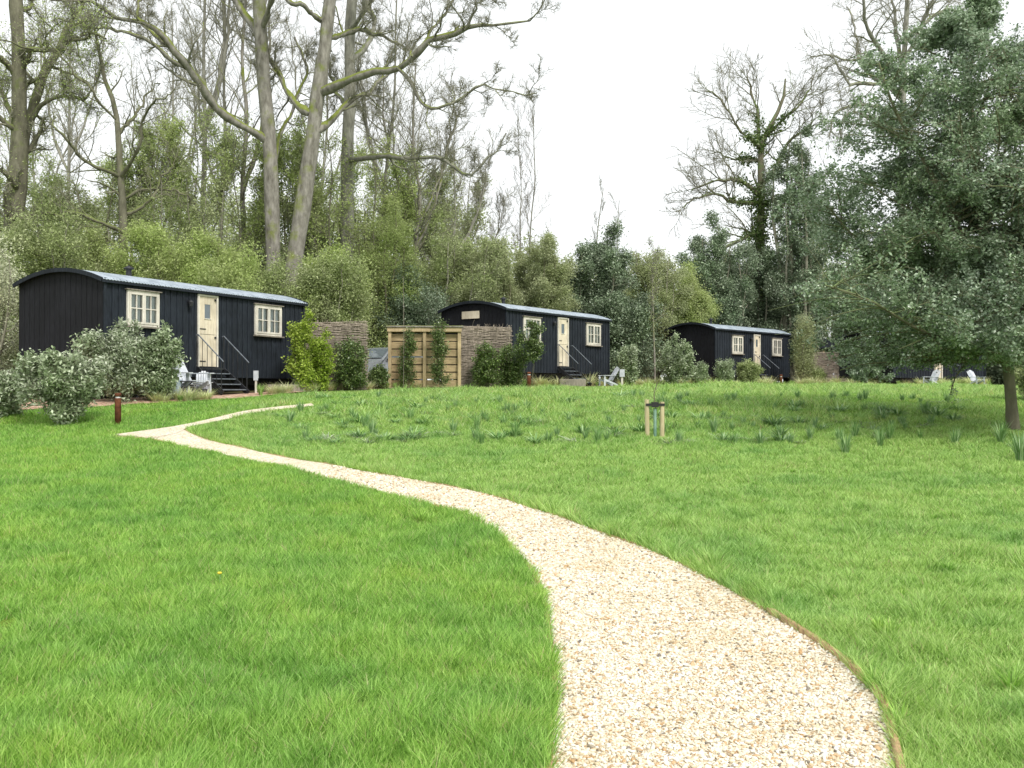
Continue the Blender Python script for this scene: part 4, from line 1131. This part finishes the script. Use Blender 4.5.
# ivy-covered tree against the sky, right of centre
big_tree('ivy_clad_tree', 'ivy-clad old tree with a rounded fan of bare branches against the white sky', 62, [
 [(763, 400, 6.20, 0), (762, 300, 4.96, 0), (760, 240, 4.34, 0), (762, 200, 4.03, 0), (761, 165, 3.72, 0), (763, 140, 3.10, 0), (774, 120, 2.48, 0), (784, 98, 1.86, 0), (786, 78, 0.93, 0)],
 [(762, 150, 2.48, 0), (752, 138, 1.86, -1), (738, 130, 1.49, -1.5), (727, 115, 1.24, -2), (716, 104, 0.93, -2), (706, 96, 0.62, -2)],
 [(761, 148, 2.48, 0), (758, 128, 1.86, .5), (757, 108, 1.49, .8), (750, 90, 1.12, 1), (748, 74, 0.62, 1)],
 [(763, 138, 2.11, 0), (779, 125, 1.61, -.6), (796, 110, 1.24, -1), (806, 92, 0.93, -1), (812, 76, 0.50, -1)],
 [(760, 196, 3.10, 0), (748, 184, 2.48, -.8), (738, 176, 2.11, -1.2), (724, 174, 1.61, -1.6), (708, 176, 1.12, -2), (694, 184, 0.62, -2)],
 [(760, 202, 3.10, 0), (742, 203, 2.48, -.6), (728, 200, 1.98, -1), (714, 194, 1.49, -1.4), (700, 196, 0.99, -1.8), (688, 206, 0.56, -2)],
 [(763, 185, 2.79, 0), (776, 165, 2.23, 1), (784, 148, 1.74, 1.4), (798, 134, 1.24, 1.6), (812, 118, 0.74, 2)],
 [(763, 205, 2.79, 0), (782, 195, 2.11, .4), (796, 184, 1.61, .6), (812, 172, 1.12, 1)],
 [(761, 160, 1.86, .3), (745, 158, 1.43, .8), (728, 158, 1.05, 1.2), (712, 156, 0.62, 1.5)],
 [(761, 232, 2.48, 0), (744, 236, 1.86, -1), (726, 240, 1.49, -1.6), (708, 250, 0.99, -2)]],
 rt, 'bark_ivy', [lv(12, .48, .75, 9, .16, .05, .3, rmin=.025, rad=.42), lv(10, .5, .7, 7, .18, .04, .12, rmin=.014, rad=.5), lv(8, .5, .65, 5, .2, .04, .1, rmin=.009)], twm='twig', ivy=26, group='trees at the right of the open sky')
# bare tree behind the holly
big_tree('broad_tree', 'bare tree with drooping branches rising behind the top of the holly', 58, [
 [(905, 400, 5, 0), (903, 260, 4.5, 0), (903, 180, 4, 0), (904, 110, 3.6, 0), (905, 60, 3, 0), (908, 10, 2.6, 0), (912, -60, 2, 0)],
 [(903, 85, 4, 0), (892, 66, 3.2, -.6), (880, 50, 2.6, -1), (868, 34, 2.2, -1.4), (860, 14, 1.8, -1.6), (854, -10, 1.4, -2)],
 [(903, 100, 3.6, 0), (890, 84, 2.8, .6), (876, 76, 2.2, 1), (864, 60, 1.8, 1.2), (858, 30, 1.3, 1.6), (850, 8, .8, 2)],
 [(903, 120, 3.2, 0), (886, 108, 2.4, -.4), (870, 102, 2, -1), (852, 100, 1.6, -1.4), (838, 108, 1.2, -1.6), (834, 124, .8, -1.8)],
 [(903, 140, 3, 0), (880, 122, 2.2, .6), (858, 108, 1.8, .8), (840, 112, 1.3, 1), (830, 134, .9, 1)],
 [(903, 92, 3, 0), (888, 84, 2.4, -1), (872, 84, 2, -1.4), (856, 84, 1.6, -1.8), (848, 70, 1.1, -2), (845, 55, .8, -2)],
 [(904, 70, 3, 0), (898, 44, 2.5, .6), (894, 18, 2, 1), (886, -12, 1.4, 1)],
 [(904, 60, 3, 0), (918, 36, 2.5, -.8), (926, 10, 2, -1), (940, -20, 1.4, -1)],
 [(903, 80, 2.5, 0), (880, 64, 2, 0), (856, 60, 1.5, 0), (835, 60, 1, 0), (812, 62, .6, 0)],
 [(906, 40, 3, 0), (930, 20, 2.3, 1), (955, 12, 1.6, 1.5), (985, 14, 1, 2)]],
 rt, 'bark_grey', [lv(11, .42, .75, 8, .18, -.01, .3, rmin=.02, rad=.4), lv(8, .5, .7, 6, .18, -.02, .15, rmin=.012, rad=.5), lv(6, .5, .65, 5, .18, -.02, .1, rmin=.009)], group='trees at the right of the open sky')

# ---- leafy shrubs and understory trees
def leafy(name, label, px, Y, top_py, half_px, mat_, rng, nst=7, leaf=.07, ln_=18, dens=(9, 7, 5), spread=.16, bark='twig', group=None, catg='tree', base_r=.05, wig=.15, up=.06, skirt=.12, asp=.55, bend=1.0, zbase=None, twshow=True, droop=0, envk=.25):
    X = gx(px, Y); g = float(gz(X, Y)); top = EYE + (HOR - top_py) / F * Y; H = top - g; hw = half_px / F * Y
    P = []; R = []; K = 9
    for k in range(nst):
        a = 2 * pi * (k + rng.random() * .7) / nst; rr = hw * (.25 + .6 * rng.random()) * bend if k else hw * .1
        hh = H * (.62 + .28 * rng.random()) if k else H * .92
        t = np.linspace(0, 1, K)[:, None]
        base = np.array([X + .12 * H / 6 * cos(a), Y + .12 * H / 6 * sin(a), g - .1])
        tip = np.array([X + rr * cos(a), Y + rr * sin(a) * .8, g + hh])
        p = base * (1 - t) + tip * t
        p[:, 0] += (np.sin(t[:, 0] * pi) * .25 * rr * cos(a)); p[:, 1] += (np.sin(t[:, 0] * pi) * .2 * rr * sin(a))
        p[1:] += np.cumsum(rng.normal(size=(K - 1, 3)) * H * .008, 0)
        P.append(p); R.append(np.linspace(1, .2, K) * base_r * (H / 4) * (.6 + .5 * rng.random()))
    P = np.array(P); R = np.array(R)
    a, ar = spawn(P, R, dens[0], skirt, 1, .95, absl=max(hw * .62, .3), K=7, wig=wig, up=up, rng=rng, rmin=.006, fall=.45)
    b, br = spawn(a, ar, dens[1], .2, 1, .8, ln=.55, K=5, wig=wig, up=up, rng=rng, rmin=.005, lmin=.12)
    c, cr = spawn(b, br, dens[2], .15, 1, .8, ln=.6, K=4, wig=wig, up=up, rng=rng, rmin=.0035, lmin=.12)
    # keep tips inside an uneven envelope
    cen = np.array([X, Y, g + H * .48]); ext = np.array([hw, hw * .95, H * .56])
    def keep(Q, f):
        d = (((Q[:, -1] - cen) / ext) ** 2).sum(1)
        th_ = np.arctan2(Q[:, -1, 0] - X, Q[:, -1, 2] - g); return d < f * (.78 + envk * np.sin(th_ * 5 + px) * np.sin(th_ * 3.1 + 1) + .5 * rng.random(len(Q)))
    kb = keep(b, 1.15 + envk * .8); b, br = b[kb], br[kb]
    kc = keep(c, 1.05 + envk * .8); c, cr = c[kc], cr[kc]
    lf = cat(leaves(b, ln_, leaf, spread, rng, upb=.35, asp=asp, droop=droop), leaves(c, ln_, leaf, spread, rng, upb=.35, asp=asp, droop=droop))
    return tree_thing(name, label, catg, X, Y, cat(tubes(P, R, 7), tubes(a, ar, 5)), M[bark] if bark in M else M['twig'], lf, M[mat_],
                      cat(tubes(b, br, 3), tubes(c, cr, 3)) if twshow else None, M['twig_shrub'] if bark != 'twig' else M['twig'], group)

ru = np.random.default_rng(33)
U = 'leafy understory trees behind the huts'
under = [  # name, label, px, Y, top, half, mat, leaf, ln
 ('pale_blossom_shrub', 'pale whitish budding shrub at the left edge behind the nearest hut', -14, 26.5, 215, 42, 'blossom', .05, 3, 7),
 ('understory_tree', 'mid-green bushy tree at the far left behind the hut arch', 30, 33, 205, 70, 'leaf_mid', .075, 8, 8),
 ('understory_tree', 'fresh green low tree directly behind the arch end of the nearest hut', 85, 34, 228, 60, 'leaf_spring', .07, 7, 8),
 ('understory_tree', 'olive rounded tree under the candelabra branches', 62, 39, 168, 50, 'leaf_mid', .075, 6, 8),
 ('understory_tree', 'yellow-green bush behind the flue of the nearest hut', 150, 33.5, 215, 55, 'leaf_spring', .07, 8, 8),
 ('understory_tree', 'tall thin-leaved green tree left of the tall grey tree', 185, 37, 165, 55, 'leaf_mid', .07, 5, 8),
 ('understory_tree', 'bright yellow-green bush above the door of the nearest hut', 215, 33, 232, 52, 'leaf_spring', .07, 9, 8),
 ('understory_tree', 'dense green bush at the foot of the tall grey tree', 262, 34, 258, 48, 'leaf_mid', .07, 7, 8),
 ('understory_tree', 'fresh green bush at the foot of the leaning tree', 328, 34.5, 246, 50, 'leaf_spring', .07, 6, 8),
 ('understory_tree', 'bushy green tree above the ivy-covered woven fence', 332, 34, 250, 36, 'leaf_mid', .07, 8, 8),
 ('understory_tree', 'loose green tree behind the foot of the tall grey trunk', 258, 43, 185, 46, 'leaf_mid', .075, 6, 8),
 ('understory_tree', 'loose green tree behind the foot of the leaning trunk', 312, 44, 180, 46, 'leaf_spring', .075, 6, 8),
 ('understory_tree', 'pale olive tree behind the straight pale trunk', 358, 46, 195, 46, 'leaf_willow', .08, 6, 8),
 ('understory_tree', 'loose spring-green tree behind the slatted fence', 388, 41, 190, 42, 'leaf_spring', .07, 6, 8),
 ('understory_tree', 'dark evergreen bush low behind the slatted fence', 408, 41, 262, 36, 'leaf_dark', .075, 8, 8),
 ('understory_tree', 'rusty-green bush behind the arch of the middle hut', 450, 44, 208, 55, 'leaf_mid', .08, 6, 8),
 ('willow_bush', 'rounded grey-green willow mound behind the left of the middle hut roof', 482, 45.5, 226, 52, 'leaf_willow', .075, 13, 9),
 ('willow_bush', 'large rounded grey-green willow mound behind the right of the middle hut roof', 542, 46.5, 230, 50, 'leaf_willow', .075, 13, 9),
 ('evergreen_tree', 'dark evergreen tree right of the willow mounds', 600, 49, 222, 46, 'leaf_dark', .10, 16, 8),
 ('evergreen_tree', 'low dark evergreen bush at the right end of the middle hut', 622, 47, 290, 36, 'leaf_dark', .09, 12, 8),
 ('understory_tree', 'pale olive bushy tree between the dark evergreen and the lone hut', 652, 52, 238, 34, 'leaf_willow', .085, 9, 8),
 ('understory_tree', 'yellow-green bushy tree above the left end of the lone hut', 690, 53, 262, 36, 'leaf_spring', .085, 10, 8),
 ('evergreen_tree', 'dark loose evergreen tree left of the ivy-clad tree', 712, 56, 206, 44, 'leaf_dark', .11, 10, 8),
 ('evergreen_tree', 'dense dark evergreen behind the roof of the lone hut', 758, 61, 240, 46, 'leaf_dark', .10, 17, 8),
 ('evergreen_tree', 'tall ivy-dark evergreen close right of the ivy-clad tree', 800, 60, 112, 32, 'leaf_dark', .11, 9, 8),
 ('evergreen_tree', 'dark green evergreen between the lone hut and the holly tree', 862, 54, 250, 36, 'leaf_dark', .10, 16, 8),
 ('evergreen_tree', 'low dark evergreen bush right behind the holly trunk', 1008, 52, 335, 30, 'leaf_dark', .10, 12, 8),
 ('understory_tree', 'thin upright olive tree beside the distant brown fence', 806, 50.5, 312, 8, 'leaf_willow', .06, 4, 6),
 ('evergreen_tree', 'dark evergreen behind the hut under the holly tree', 930, 58, 240, 60, 'leaf_dark', .11, 14, 8),
 ('evergreen_tree', 'dark evergreen far right behind the holly trunk', 1020, 55, 225, 60, 'leaf_dark', .11, 14, 8),
]
for nm, lb, px, Y, top, half, mt, lf, n, ns in under:
    willow = nm == 'willow_bush'
    leafy(nm, lb, px, Y, top, half, mt, ru, ns + 2, lf * 1.15, int(n * 1.7), (11, 7, 5), .17 if not willow else .12, group=U, up=.12 if willow else .05, base_r=.035 if willow else .05,
          skirt=.1, twshow=True, bark='twig_shrub' if willow or mt == 'leaf_spring' else 'twig', asp=.5)
# thin young tree with a pale mossy stem
slim(655, 46, 245, 1.8, -2, 'thin young tree with a pale mossy stem left of the lone hut', ru, 'bark_moss', .16, n=14, group='slim young trees by the huts', leafspec=(1, .06, .1, 'leaf_spring'))
X, Y = gx(403.5, 32.9), 32.9; g = float(gz(X, Y))
tag(MB().tube([(X, Y, g - .1), (X + .01, Y, g + 1.8), (X - .01, Y, g + 3.7)], .008, 6).build('pole', M['grey_wood'], None, True), 'very thin straight upright pole before the left part of the slatted fence', 'pole')

# distant wood as one mass
def wood_mass():
    r = np.random.default_rng(44); n = 110
    X = np.linspace(-52, 62, n) + r.normal(size=n) * 1; Y = 62 + r.random(n) * 22
    px = 512 + X / Y * F
    topy = np.interp(px, [-200, 100, 300, 440, 500, 580, 640, 700, 800, 1200], [215, 215, 215, 225, 262, 285, 300, 290, 265, 250]) + r.normal(size=n) * 8
    H = (HOR - topy) / F * Y
    P = np.zeros((n, 8, 3)); t = np.linspace(0, 1, 8)
    P[:, :, 0] = X[:, None] + np.cumsum(r.normal(size=(n, 8)) * .15, 1); P[:, :, 1] = Y[:, None]
    P[:, :, 2] = 1.7 + (H[:, None] - .2) * t
    R = np.linspace(.16, .04, 8)[None] * (.6 + r.random((n, 1)))
    a, ar = spawn(P, R, 14, .04, 1, .9, absl=3.0, K=6, rng=r, rmin=.02, fall=.4)
    b, br = spawn(a, ar, 7, .1, 1, .8, ln=.5, K=5, rng=r, rmin=.013)
    c, cr = spawn(b, br, 4, .1, 1, .8, ln=.6, K=4, rng=r, rmin=.01)
    o = part_np('distant_trees', cat(tubes(P, R, 5), tubes(a, ar, 4), tubes(b, br, 3), tubes(c, cr, 3)), M['twig'], None); tag(o, kind='stuff')
    o = part_np('distant_foliage', cat(leaves(b, 9, .19, .4, r), leaves(c, 8, .19, .4, r)), M['leaf_mid'], None); tag(o, kind='stuff')
wood_mass()

# ---- the big holly on the right
def holly():
    r = np.random.default_rng(55); Y = 19.4
    P0, R0 = guide([(1013, 434, 7.6, 0), (1011, 400, 6.5, 0), (1006, 350, 6, 0), (994, 290, 6, .1), (984, 230, 5.4, .2), (978, 170, 4.6, .2), (972, 110, 3.6, .1), (966, 55, 2.2, 0), (962, 8, 1, 0)], Y, 16)
    P0[0, 2] -= .1; R0[0] *= 1.25
    others = [[(996, 300, 4, 0), (960, 230, 3.4, -.4), (925, 160, 2.6, -.7), (896, 110, 1.8, -.9), (880, 62, .9, -1)],
              [(1000, 320, 4, 0), (1020, 240, 3.4, .3), (1034, 150, 2.6, .5), (1030, 90, 1.8, .5), (1020, 45, .9, .4)],
              [(1006, 345, 3.6, 0), (960, 310, 3, .4), (905, 275, 2.4, .8), (858, 240, 1.6, 1), (828, 205, .8, 1)],
              [(1008, 360, 3, 0), (966, 345, 2.4, -.8), (920, 330, 2, -1.4), (870, 300, 1.4, -1.8), (825, 285, .8, -2)],
              [(1004, 335, 3, 0), (1030, 300, 2.6, -1), (1060, 270, 2, -1.6), (1100, 250, 1, -2)],
              [(985, 235, 3, 0), (950, 200, 2.4, .8), (900, 190, 1.8, 1.4), (850, 180, 1, 1.8)]]
    Gs = [guide(o_, Y, 16) for o_ in others]
    P = np.array([P0] + [g_[0] for g_ in Gs]); R = np.array([R0] + [g_[1] for g_ in Gs])
    # first-order boughs, length set by height so that the crown is broad below and narrow on top
    n = 330; idx = r.choice(len(P), n, p=[.46, .12, .1, .1, .1, .06, .06]); t = .14 + .86 * r.random(n) ** 1.12
    t = np.where(idx == 0, t, .25 + .75 * r.random(n)); x = np.clip(t * 15, 0, 14.99); i = x.astype(int); f = (x - i)[:, None]
    pos = P[idx, i] * (1 - f) + P[idx, i + 1] * f; rad = R[idx, i] * .45
    ztop = EYE + (HOR - 22) * Y / F
    q = np.clip((pos[:, 2] - 1.8) / (ztop - 1.8), 0, 1)
    Lm = np.interp(q, [0, .12, .35, .6, .8, .93, 1], [3.2, 3.8, 3.7, 3.1, 2.2, 1.3, .6]) * np.where(idx == 0, 1, .6) * (.6 + .45 * r.random(n))
    a = r.random(n) * 2 * pi; d = np.stack([np.cos(a), np.sin(a), np.full(n, .35)], 1); d /= np.linalg.norm(d, axis=1, keepdims=True)
    A = np.empty((n, 9, 3)); A[:, 0] = pos
    for k in range(1, 9):
        d = d + r.normal(size=d.shape) * .13 + np.array([0, 0, -.05 + .0]); d /= np.linalg.norm(d, axis=1, keepdims=True)
        A[:, k] = A[:, k - 1] + d * (Lm / 8)[:, None]
    low = np.where(t < .34)[0]
    A[low, :, 2] -= (np.linspace(0, 1, 9)[None] ** 1.5) * (.5 + .9 * r.random((len(low), 1)))
    AR = np.linspace(1, .2, 9)[None] * np.maximum(rad, .014)[:, None]
    A[:, :, 2] = np.maximum(A[:, :, 2], 1.72 + .3 * r.random((n, 1)) + .3 * np.clip(A[:, :, 0] - 6, 0, 1.2))
    B, BR = spawn(A, AR, 9, .2, 1, .8, ln=.38, K=6, wig=.2, up=.02, rng=r, rmin=.006)
    Cc, CR = spawn(B, BR, 6, .15, 1, .8, ln=.5, K=4, wig=.2, up=.06, rng=r, rmin=.004, lmin=.16)
    # ragged crown outline: cut everything beyond the broad cone
    def env(Q, f):
        tip = Q[:, -1]; qq = np.clip((tip[:, 2] - 1.6) / (ztop - 1.6), 0, 1.1)
        cx = np.interp(qq, [0, .3, .6, 1.1], [9.7, 9.3, 9.2, 8.9]); Rm = np.interp(qq, [0, .08, .25, .5, .75, .92, 1.0, 1.1], [3.2, 4.0, 4.4, 4.0, 3.2, 2.2, 1.0, 0])
        lobes = 1 + .12 * np.sin(3 * np.arctan2(tip[:, 1] - Y, tip[:, 0] - cx) + 6 * qq) + .08 * r.normal(size=len(Q))
        return (np.hypot(tip[:, 0] - cx, tip[:, 1] - Y) < Rm * lobes * f) & (tip[:, 2] > 1.65 + .25 * np.clip(tip[:, 0] - 6, 0, 1.2)) & ((tip[:, 0] > 6.5) | (tip[:, 2] > 2.5))
    k = env(B, 1.02); B, BR = B[k], BR[k]; k = env(Cc, 1.0); Cc, CR = Cc[k], CR[k]
    gap = vnoise(Cc[:, -1, 0] + Cc[:, -1, 1] * .3, Cc[:, -1, 2], .5, 77) > .29
    Cc, CR = Cc[gap], CR[gap]
    lf = leaves(Cc, 17, .06, .05, r, upb=.5, asp=.6)
    lf2 = leaves(B, 6, .07, .05, r, upb=.5, asp=.6)
    # hanging spray at the left of the trunk
    P2, R2 = guide([(985, 352, 1.6, -.2), (968, 362, 1.2, -.5), (955, 378, 1, -.7), (950, 395, .5, -.8)], Y, 8)
    s1, sr1 = spawn(P2[None], R2[None], 9, .3, 1, .7, absl=.3, K=4, rng=r, rmin=.003)
    lf3 = leaves(s1, 9, .06, .03, r, upb=.3)
    t_ = tree_thing('holly_tree', 'large glossy dark green holly tree filling the right side, with a stout brown trunk', 'tree', float(P0[0, 0]), Y,
                    cat(tubes(P[:1], R[:1], 14), tubes(P[1:], R[1:], 9), tubes(A, AR, 5)), M['bark_ivy'], cat(lf, lf2, lf3), M['leaf_holly'], cat(tubes(B, BR, 3), tubes(Cc, CR, 3), tubes(P2[None], R2[None], 4), tubes(s1, sr1, 3)), M['twig_shrub'])
holly()
leafy('understory_tree', 'olive shrub beside the right edge behind the holly trunk', 1040, 24, 360, 28, 'leaf_mid', ru, 6, .06, 8, (7, 6, 4), .08, catg='shrub')

# ---- garden shrubs near the huts
S = 'garden shrubs in the beds'
gs = [
 ('silver_shrub', 'large loose grey-green shrub in the lawn at the left edge', 62, 20.2, 350, 46, 'leaf_silver', .09, 5, 10),
 ('silver_shrub', 'small grey-green shrub cut by the left edge of the picture', 4, 21.0, 372, 26, 'leaf_silver', .085, 5, 6),
 ('silver_shrub', 'tall silvery shrub against the wall below the left window of the nearest hut', 120, 23.5, 330, 46, 'leaf_silver', .09, 6, 10),
 ('silver_shrub', 'silvery shrub touching the zinc tub', 161, 24.0, 328, 27, 'leaf_silver', .09, 6, 7),
 ('yellow_shrub', 'bright yellow-green shrub at the right corner of the nearest hut', 302, 28.6, 306, 15, 'leaf_yellow', .075, 6, 6),
 ('yellow_shrub', 'lower yellow-green shrub against the woven fence panel', 321, 29.4, 332, 12, 'leaf_yellow', .07, 6, 6),
 ('climbing_ivy', 'dark ivy bush covering the lower woven fence beside the yellow shrub', 350, 30.4, 343, 22, 'leaf_ivy', .065, 6, 8),
 ('leafy_shrub', 'green shrub in the gap left of the slatted fence', 379, 32.5, 369, 10, 'leaf_ivy', .065, 8, 6),
 ('climbing_plant', 'climber growing up the left part of the slatted fence', 408, 33.25, 328, 10, 'leaf_ivy', .055, 7, 4),
 ('climbing_plant', 'climber growing up the middle-right of the slatted fence', 441, 33.25, 322, 9, 'leaf_ivy', .055, 8, 4),
 ('leafy_shrub', 'dark leafy shrub against the woven panel left of the middle hut', 486, 34.0, 346, 20, 'leaf_ivy', .06, 6, 7),
 ('small_bushy_tree', 'small bushy green tree behind the bollard in front of the middle hut window', 531, 34.0, 318, 17, 'leaf_ivy', .065, 11, 3),
 ('leafy_shrub', 'low dark shrub left of the small bushy tree', 512, 34.8, 345, 13, 'leaf_ivy', .06, 7, 6),
 ('silver_shrub', 'silvery shrub at the right end of the middle hut', 629, 41.5, 344, 15, 'leaf_silver', .095, 5, 6),
 ('silver_shrub', 'tall silvery shrub left of the lone hut', 674, 43, 340, 24, 'leaf_silver', .095, 6, 7),
 ('silver_shrub', 'loose grey-green shrub in front of the left window of the lone hut', 727, 45.2, 360, 14, 'leaf_silver', .075, 7, 6),
 ('leafy_shrub', 'low green shrub in front of the door of the lone hut', 748, 46, 362, 16, 'leaf_mid', .075, 7, 6),
 ('silver_shrub', 'grey-green shrub low in front of the end wall of the lone hut', 700, 45, 365, 11, 'leaf_silver', .07, 7, 6),
 ('leafy_shrub', 'round dark shrub behind the lawn left of the hut under the holly', 868, 45.5, 335, 27, 'leaf_holly', .085, 11, 7),
 ('leafy_shrub', 'olive shrub in front of the distant brown fence', 818, 50.5, 370, 11, 'leaf_mid', .07, 8, 6),
]
for nm, lb, px, Y, top, half, mt, lf, n, ns in gs:
    climb = nm == 'climbing_plant'
    leafy(nm, lb, px, Y, top, half, mt, ru, ns, lf, n, (9, 6, 4) if half > 18 else (8, 5, 4), .06, group=S, catg='shrub', base_r=.02, bark='twig_shrub', asp=.42 if 'silver' in nm else .6, skirt=.42 if nm == 'small_bushy_tree' else .05, up=.24 if 'silver' in nm else .12, twshow=True, envk=.35 if 'silver' in nm else .2)

# ---- clumps: bulb leaves, grasses, weeds (each clump an individual, mesh shared between copies)
def clump_mesh(name, rng, nb, h, wd, spread, arch=.5, petals=0):
    V = []; Fq = []; n0 = 0
    for k in range(nb):
        a = rng.random() * 2 * pi; r0 = spread * .3 * rng.random() ** .5; hh = h * (.55 + .5 * rng.random()); out = spread * (.3 + .9 * rng.random())
        b0 = np.array([r0 * cos(a), r0 * sin(a), -.02]); s = np.array([-sin(a), cos(a), 0]) * wd / 2
        bend = arch * rng.random()
        for j, t in enumerate((0, .35, .7, 1)):
            c = b0 + np.array([cos(a) * out * t * t, sin(a) * out * t * t, hh * (t - bend * .6 * t ** 3)])
            ww = (1, 1.1, .8, .15)[j]; V += [c - s * ww, c + s * ww]
        for j in range(3): Fq.append((n0 + 2 * j, n0 + 2 * j + 1, n0 + 2 * j + 3, n0 + 2 * j + 2))
        n0 += 8
    return mesh_np(name, np.array(V), [np.array(Fq)])
rc = np.random.default_rng(66)
def proto(name, matn, **k):
    ms = [clump_mesh(name, rc, **k) for _ in range(4)]
    for m_ in ms: m_.materials.append(M[matn])
    return ms
bulb = proto('bulb_leaf_clump', 'daff', nb=90, h=.34, wd=.009, spread=.12, arch=.3)
weedp = proto('meadow_weed', 'leaf_silver', nb=60, h=.10, wd=.014, spread=.22, arch=.9)
weed = proto('meadow_weed', 'daff', nb=60, h=.15, wd=.013, spread=.17, arch=.8)
feather = proto('feather_grass_clump', 'straw', nb=150, h=.32, wd=.011, spread=.28, arch=.95)
tuft = proto('grass_tuft', 'grass_long', nb=90, h=.22, wd=.011, spread=.14, arch=.5)
green = proto('green_grass_clump', 'grass_meadow', nb=120, h=.50, wd=.016, spread=.2, arch=.4)
def put(ms, name, X, Y, s, label, cat_, group):
    o = bpy.data.objects.new(name, ms[rc.integers(4)]); C.objects.link(o)
    o.location = (X, Y, float(gz(X, Y))); o.rotation_euler = (0, 0, rc.random() * 6.28); o.scale = (s, s, s * (.85 + .3 * rc.random()))
    tag(o, label, cat_, group)
def on_y(px, py):  return unproj(px, py)
for px, py, s, lb in [(845, 455, .9, 'bulb leaf clump standing forward of the meadow edge, left of the middle of the row'), (880, 447, .75, 'bulb leaf clump in the row before the meadow, right of the forward clump'),
                  (955, 446, .85, 'bulb leaf clump close to the left of the holly trunk shade'), (1001, 444, 1.0, 'dark bulb leaf clump touching the base of the holly trunk'),
                  (1020, 462, 1.15, 'big pale bulb leaf clump at the right edge below the holly trunk'), (760, 445, .75, 'bulb leaf clump in the meadow edge right of the sapling, first of a pair'),
                  (790, 445, .6, 'bulb leaf clump in the meadow edge right of the sapling, second of a pair'), (597, 445, .75, 'bulb leaf clump left of the staked sapling'),
                  (679, 445, .65, 'bulb leaf clump just right of the staked sapling'), (920, 440, .5, 'small bulb leaf clump between the two large ones left of the holly'), (833, 420, .5, 'small lone clump higher in the meadow behind the forward clump'),
                  (557, 438, .55, 'small bulb leaf clump left of the clump by the sapling')]:
    X, Y = on_y(px, py); put(bulb, 'bulb_leaf_clump', X, Y, s * 1.4, lb, 'plant', 'clumps of bulb leaves in the meadow')
for k in range(260):
    for _ in range(30):
        px = 265 + 700 * rc.random(); py = 397 + 48 * rc.random()
        if px < 600 and rc.random() < .55: px = 330 + 200 * rc.random()
        X, Y = on_y(px, py)
        if not on_path(np.array([X]), np.array([Y]))[0] and py > 392 + max(0, (330 - px)) * .35: break
    if rc.random() < .28: put(weedp, 'pale_weed', X, Y, 1.0 + .7 * rc.random(), 'low pale silvery weed patch scattered in the rough meadow', 'plant', 'pale weed patches in the meadow')
    elif rc.random() < .45: put(weed, 'meadow_weed', X, Y, 1.1 + .9 * rc.random(), 'low broad-leaved weed scattered in the rough meadow', 'plant', 'broad-leaved weeds in the meadow')
    else: put(bulb, 'bulb_leaf_clump', X, Y, .5 + .6 * rc.random(), 'small clump of bulb leaves scattered in the rough meadow', 'plant', 'small bulb clumps scattered in the meadow')
for px, py, s, lb in [(948, 520, .6, 'dark grass tuft in the right lawn'), (408, 528, .55, 'grass tuft at the inner curve of the path'), (424, 524, .6, 'second grass tuft at the inner curve of the path')]:
    X, Y = on_y(px, py); put(tuft, 'grass_tuft', X, Y, s, lb, 'grass tuft', 'taller grass tufts in the lawn')
bed_c = [(200, 'the steps of the nearest hut', 150, 262), (300, 'the yellow-green shrub', 265, 345), (400, 'the slatted fence', 346, 460), (520, 'the middle hut', 465, 625), (700, 'the lone hut', 626, 800), (880, 'the hut under the holly', 801, 1000)]
for _, wh, a, b in bed_c:
    n = int((b - a) / (8 if a < 500 else 5))
    for k in range(n):
        px = a + (b - a) * (k + .2 + .6 * rc.random()) / n
        yy = np.interp(px, [p for p, _ in BF], [q for _, q in BF]); X = gx(px, yy); Y = float(bed_front(X)) + .1 + (.7 if px < 500 else 1.4) * rc.random()
        if 202 < px < 250 and a < 200: continue
        if rc.random() < .62: put(feather, 'feather_grass_clump', X, Y, 1.1 + .5 * rc.random() + (.25 if px > 500 else -.15), 'straw-coloured grass clump in the bed edge before ' + wh, 'ornamental grass', 'straw-coloured grass clumps before ' + wh)
        else: put(green, 'green_grass_clump', X, Y, .5 + .35 * rc.random(), 'green grass clump in the bed edge before ' + wh, 'ornamental grass', 'green grass clumps before ' + wh)
for k in range(34):
    for _ in range(20):
        px = 20 + 990 * rc.random(); py = 470 + 290 * rc.random() ** 1.2; X, Y = on_y(px, py)
        if not on_path(np.array([X]), np.array([Y]))[0]: break
    put(tuft, 'grass_tuft', X, Y, (.38 + .3 * rc.random()) * (1 if right_of_path(X, Y) else 1.15), 'taller coarse grass tuft scattered in the near lawn', 'grass tuft', 'coarse tufts scattered in the near lawn')
# dandelion
X, Y = unproj(220, 590); g = float(gz(X, Y)); t = tag(empty('dandelion', (X, Y, g)), 'single small yellow dandelion in the long grass at left', 'flower')
MB().tube([(0, 0, 0), (.005, 0, .12)], .002, 5).build('stem', M['tube_green'], t)
MB().lathe([(0, .115), (.010, .118), (.017, .126), (.012, .133), (0, .130)], 12).build('flower_head', M['petal_y'], t)
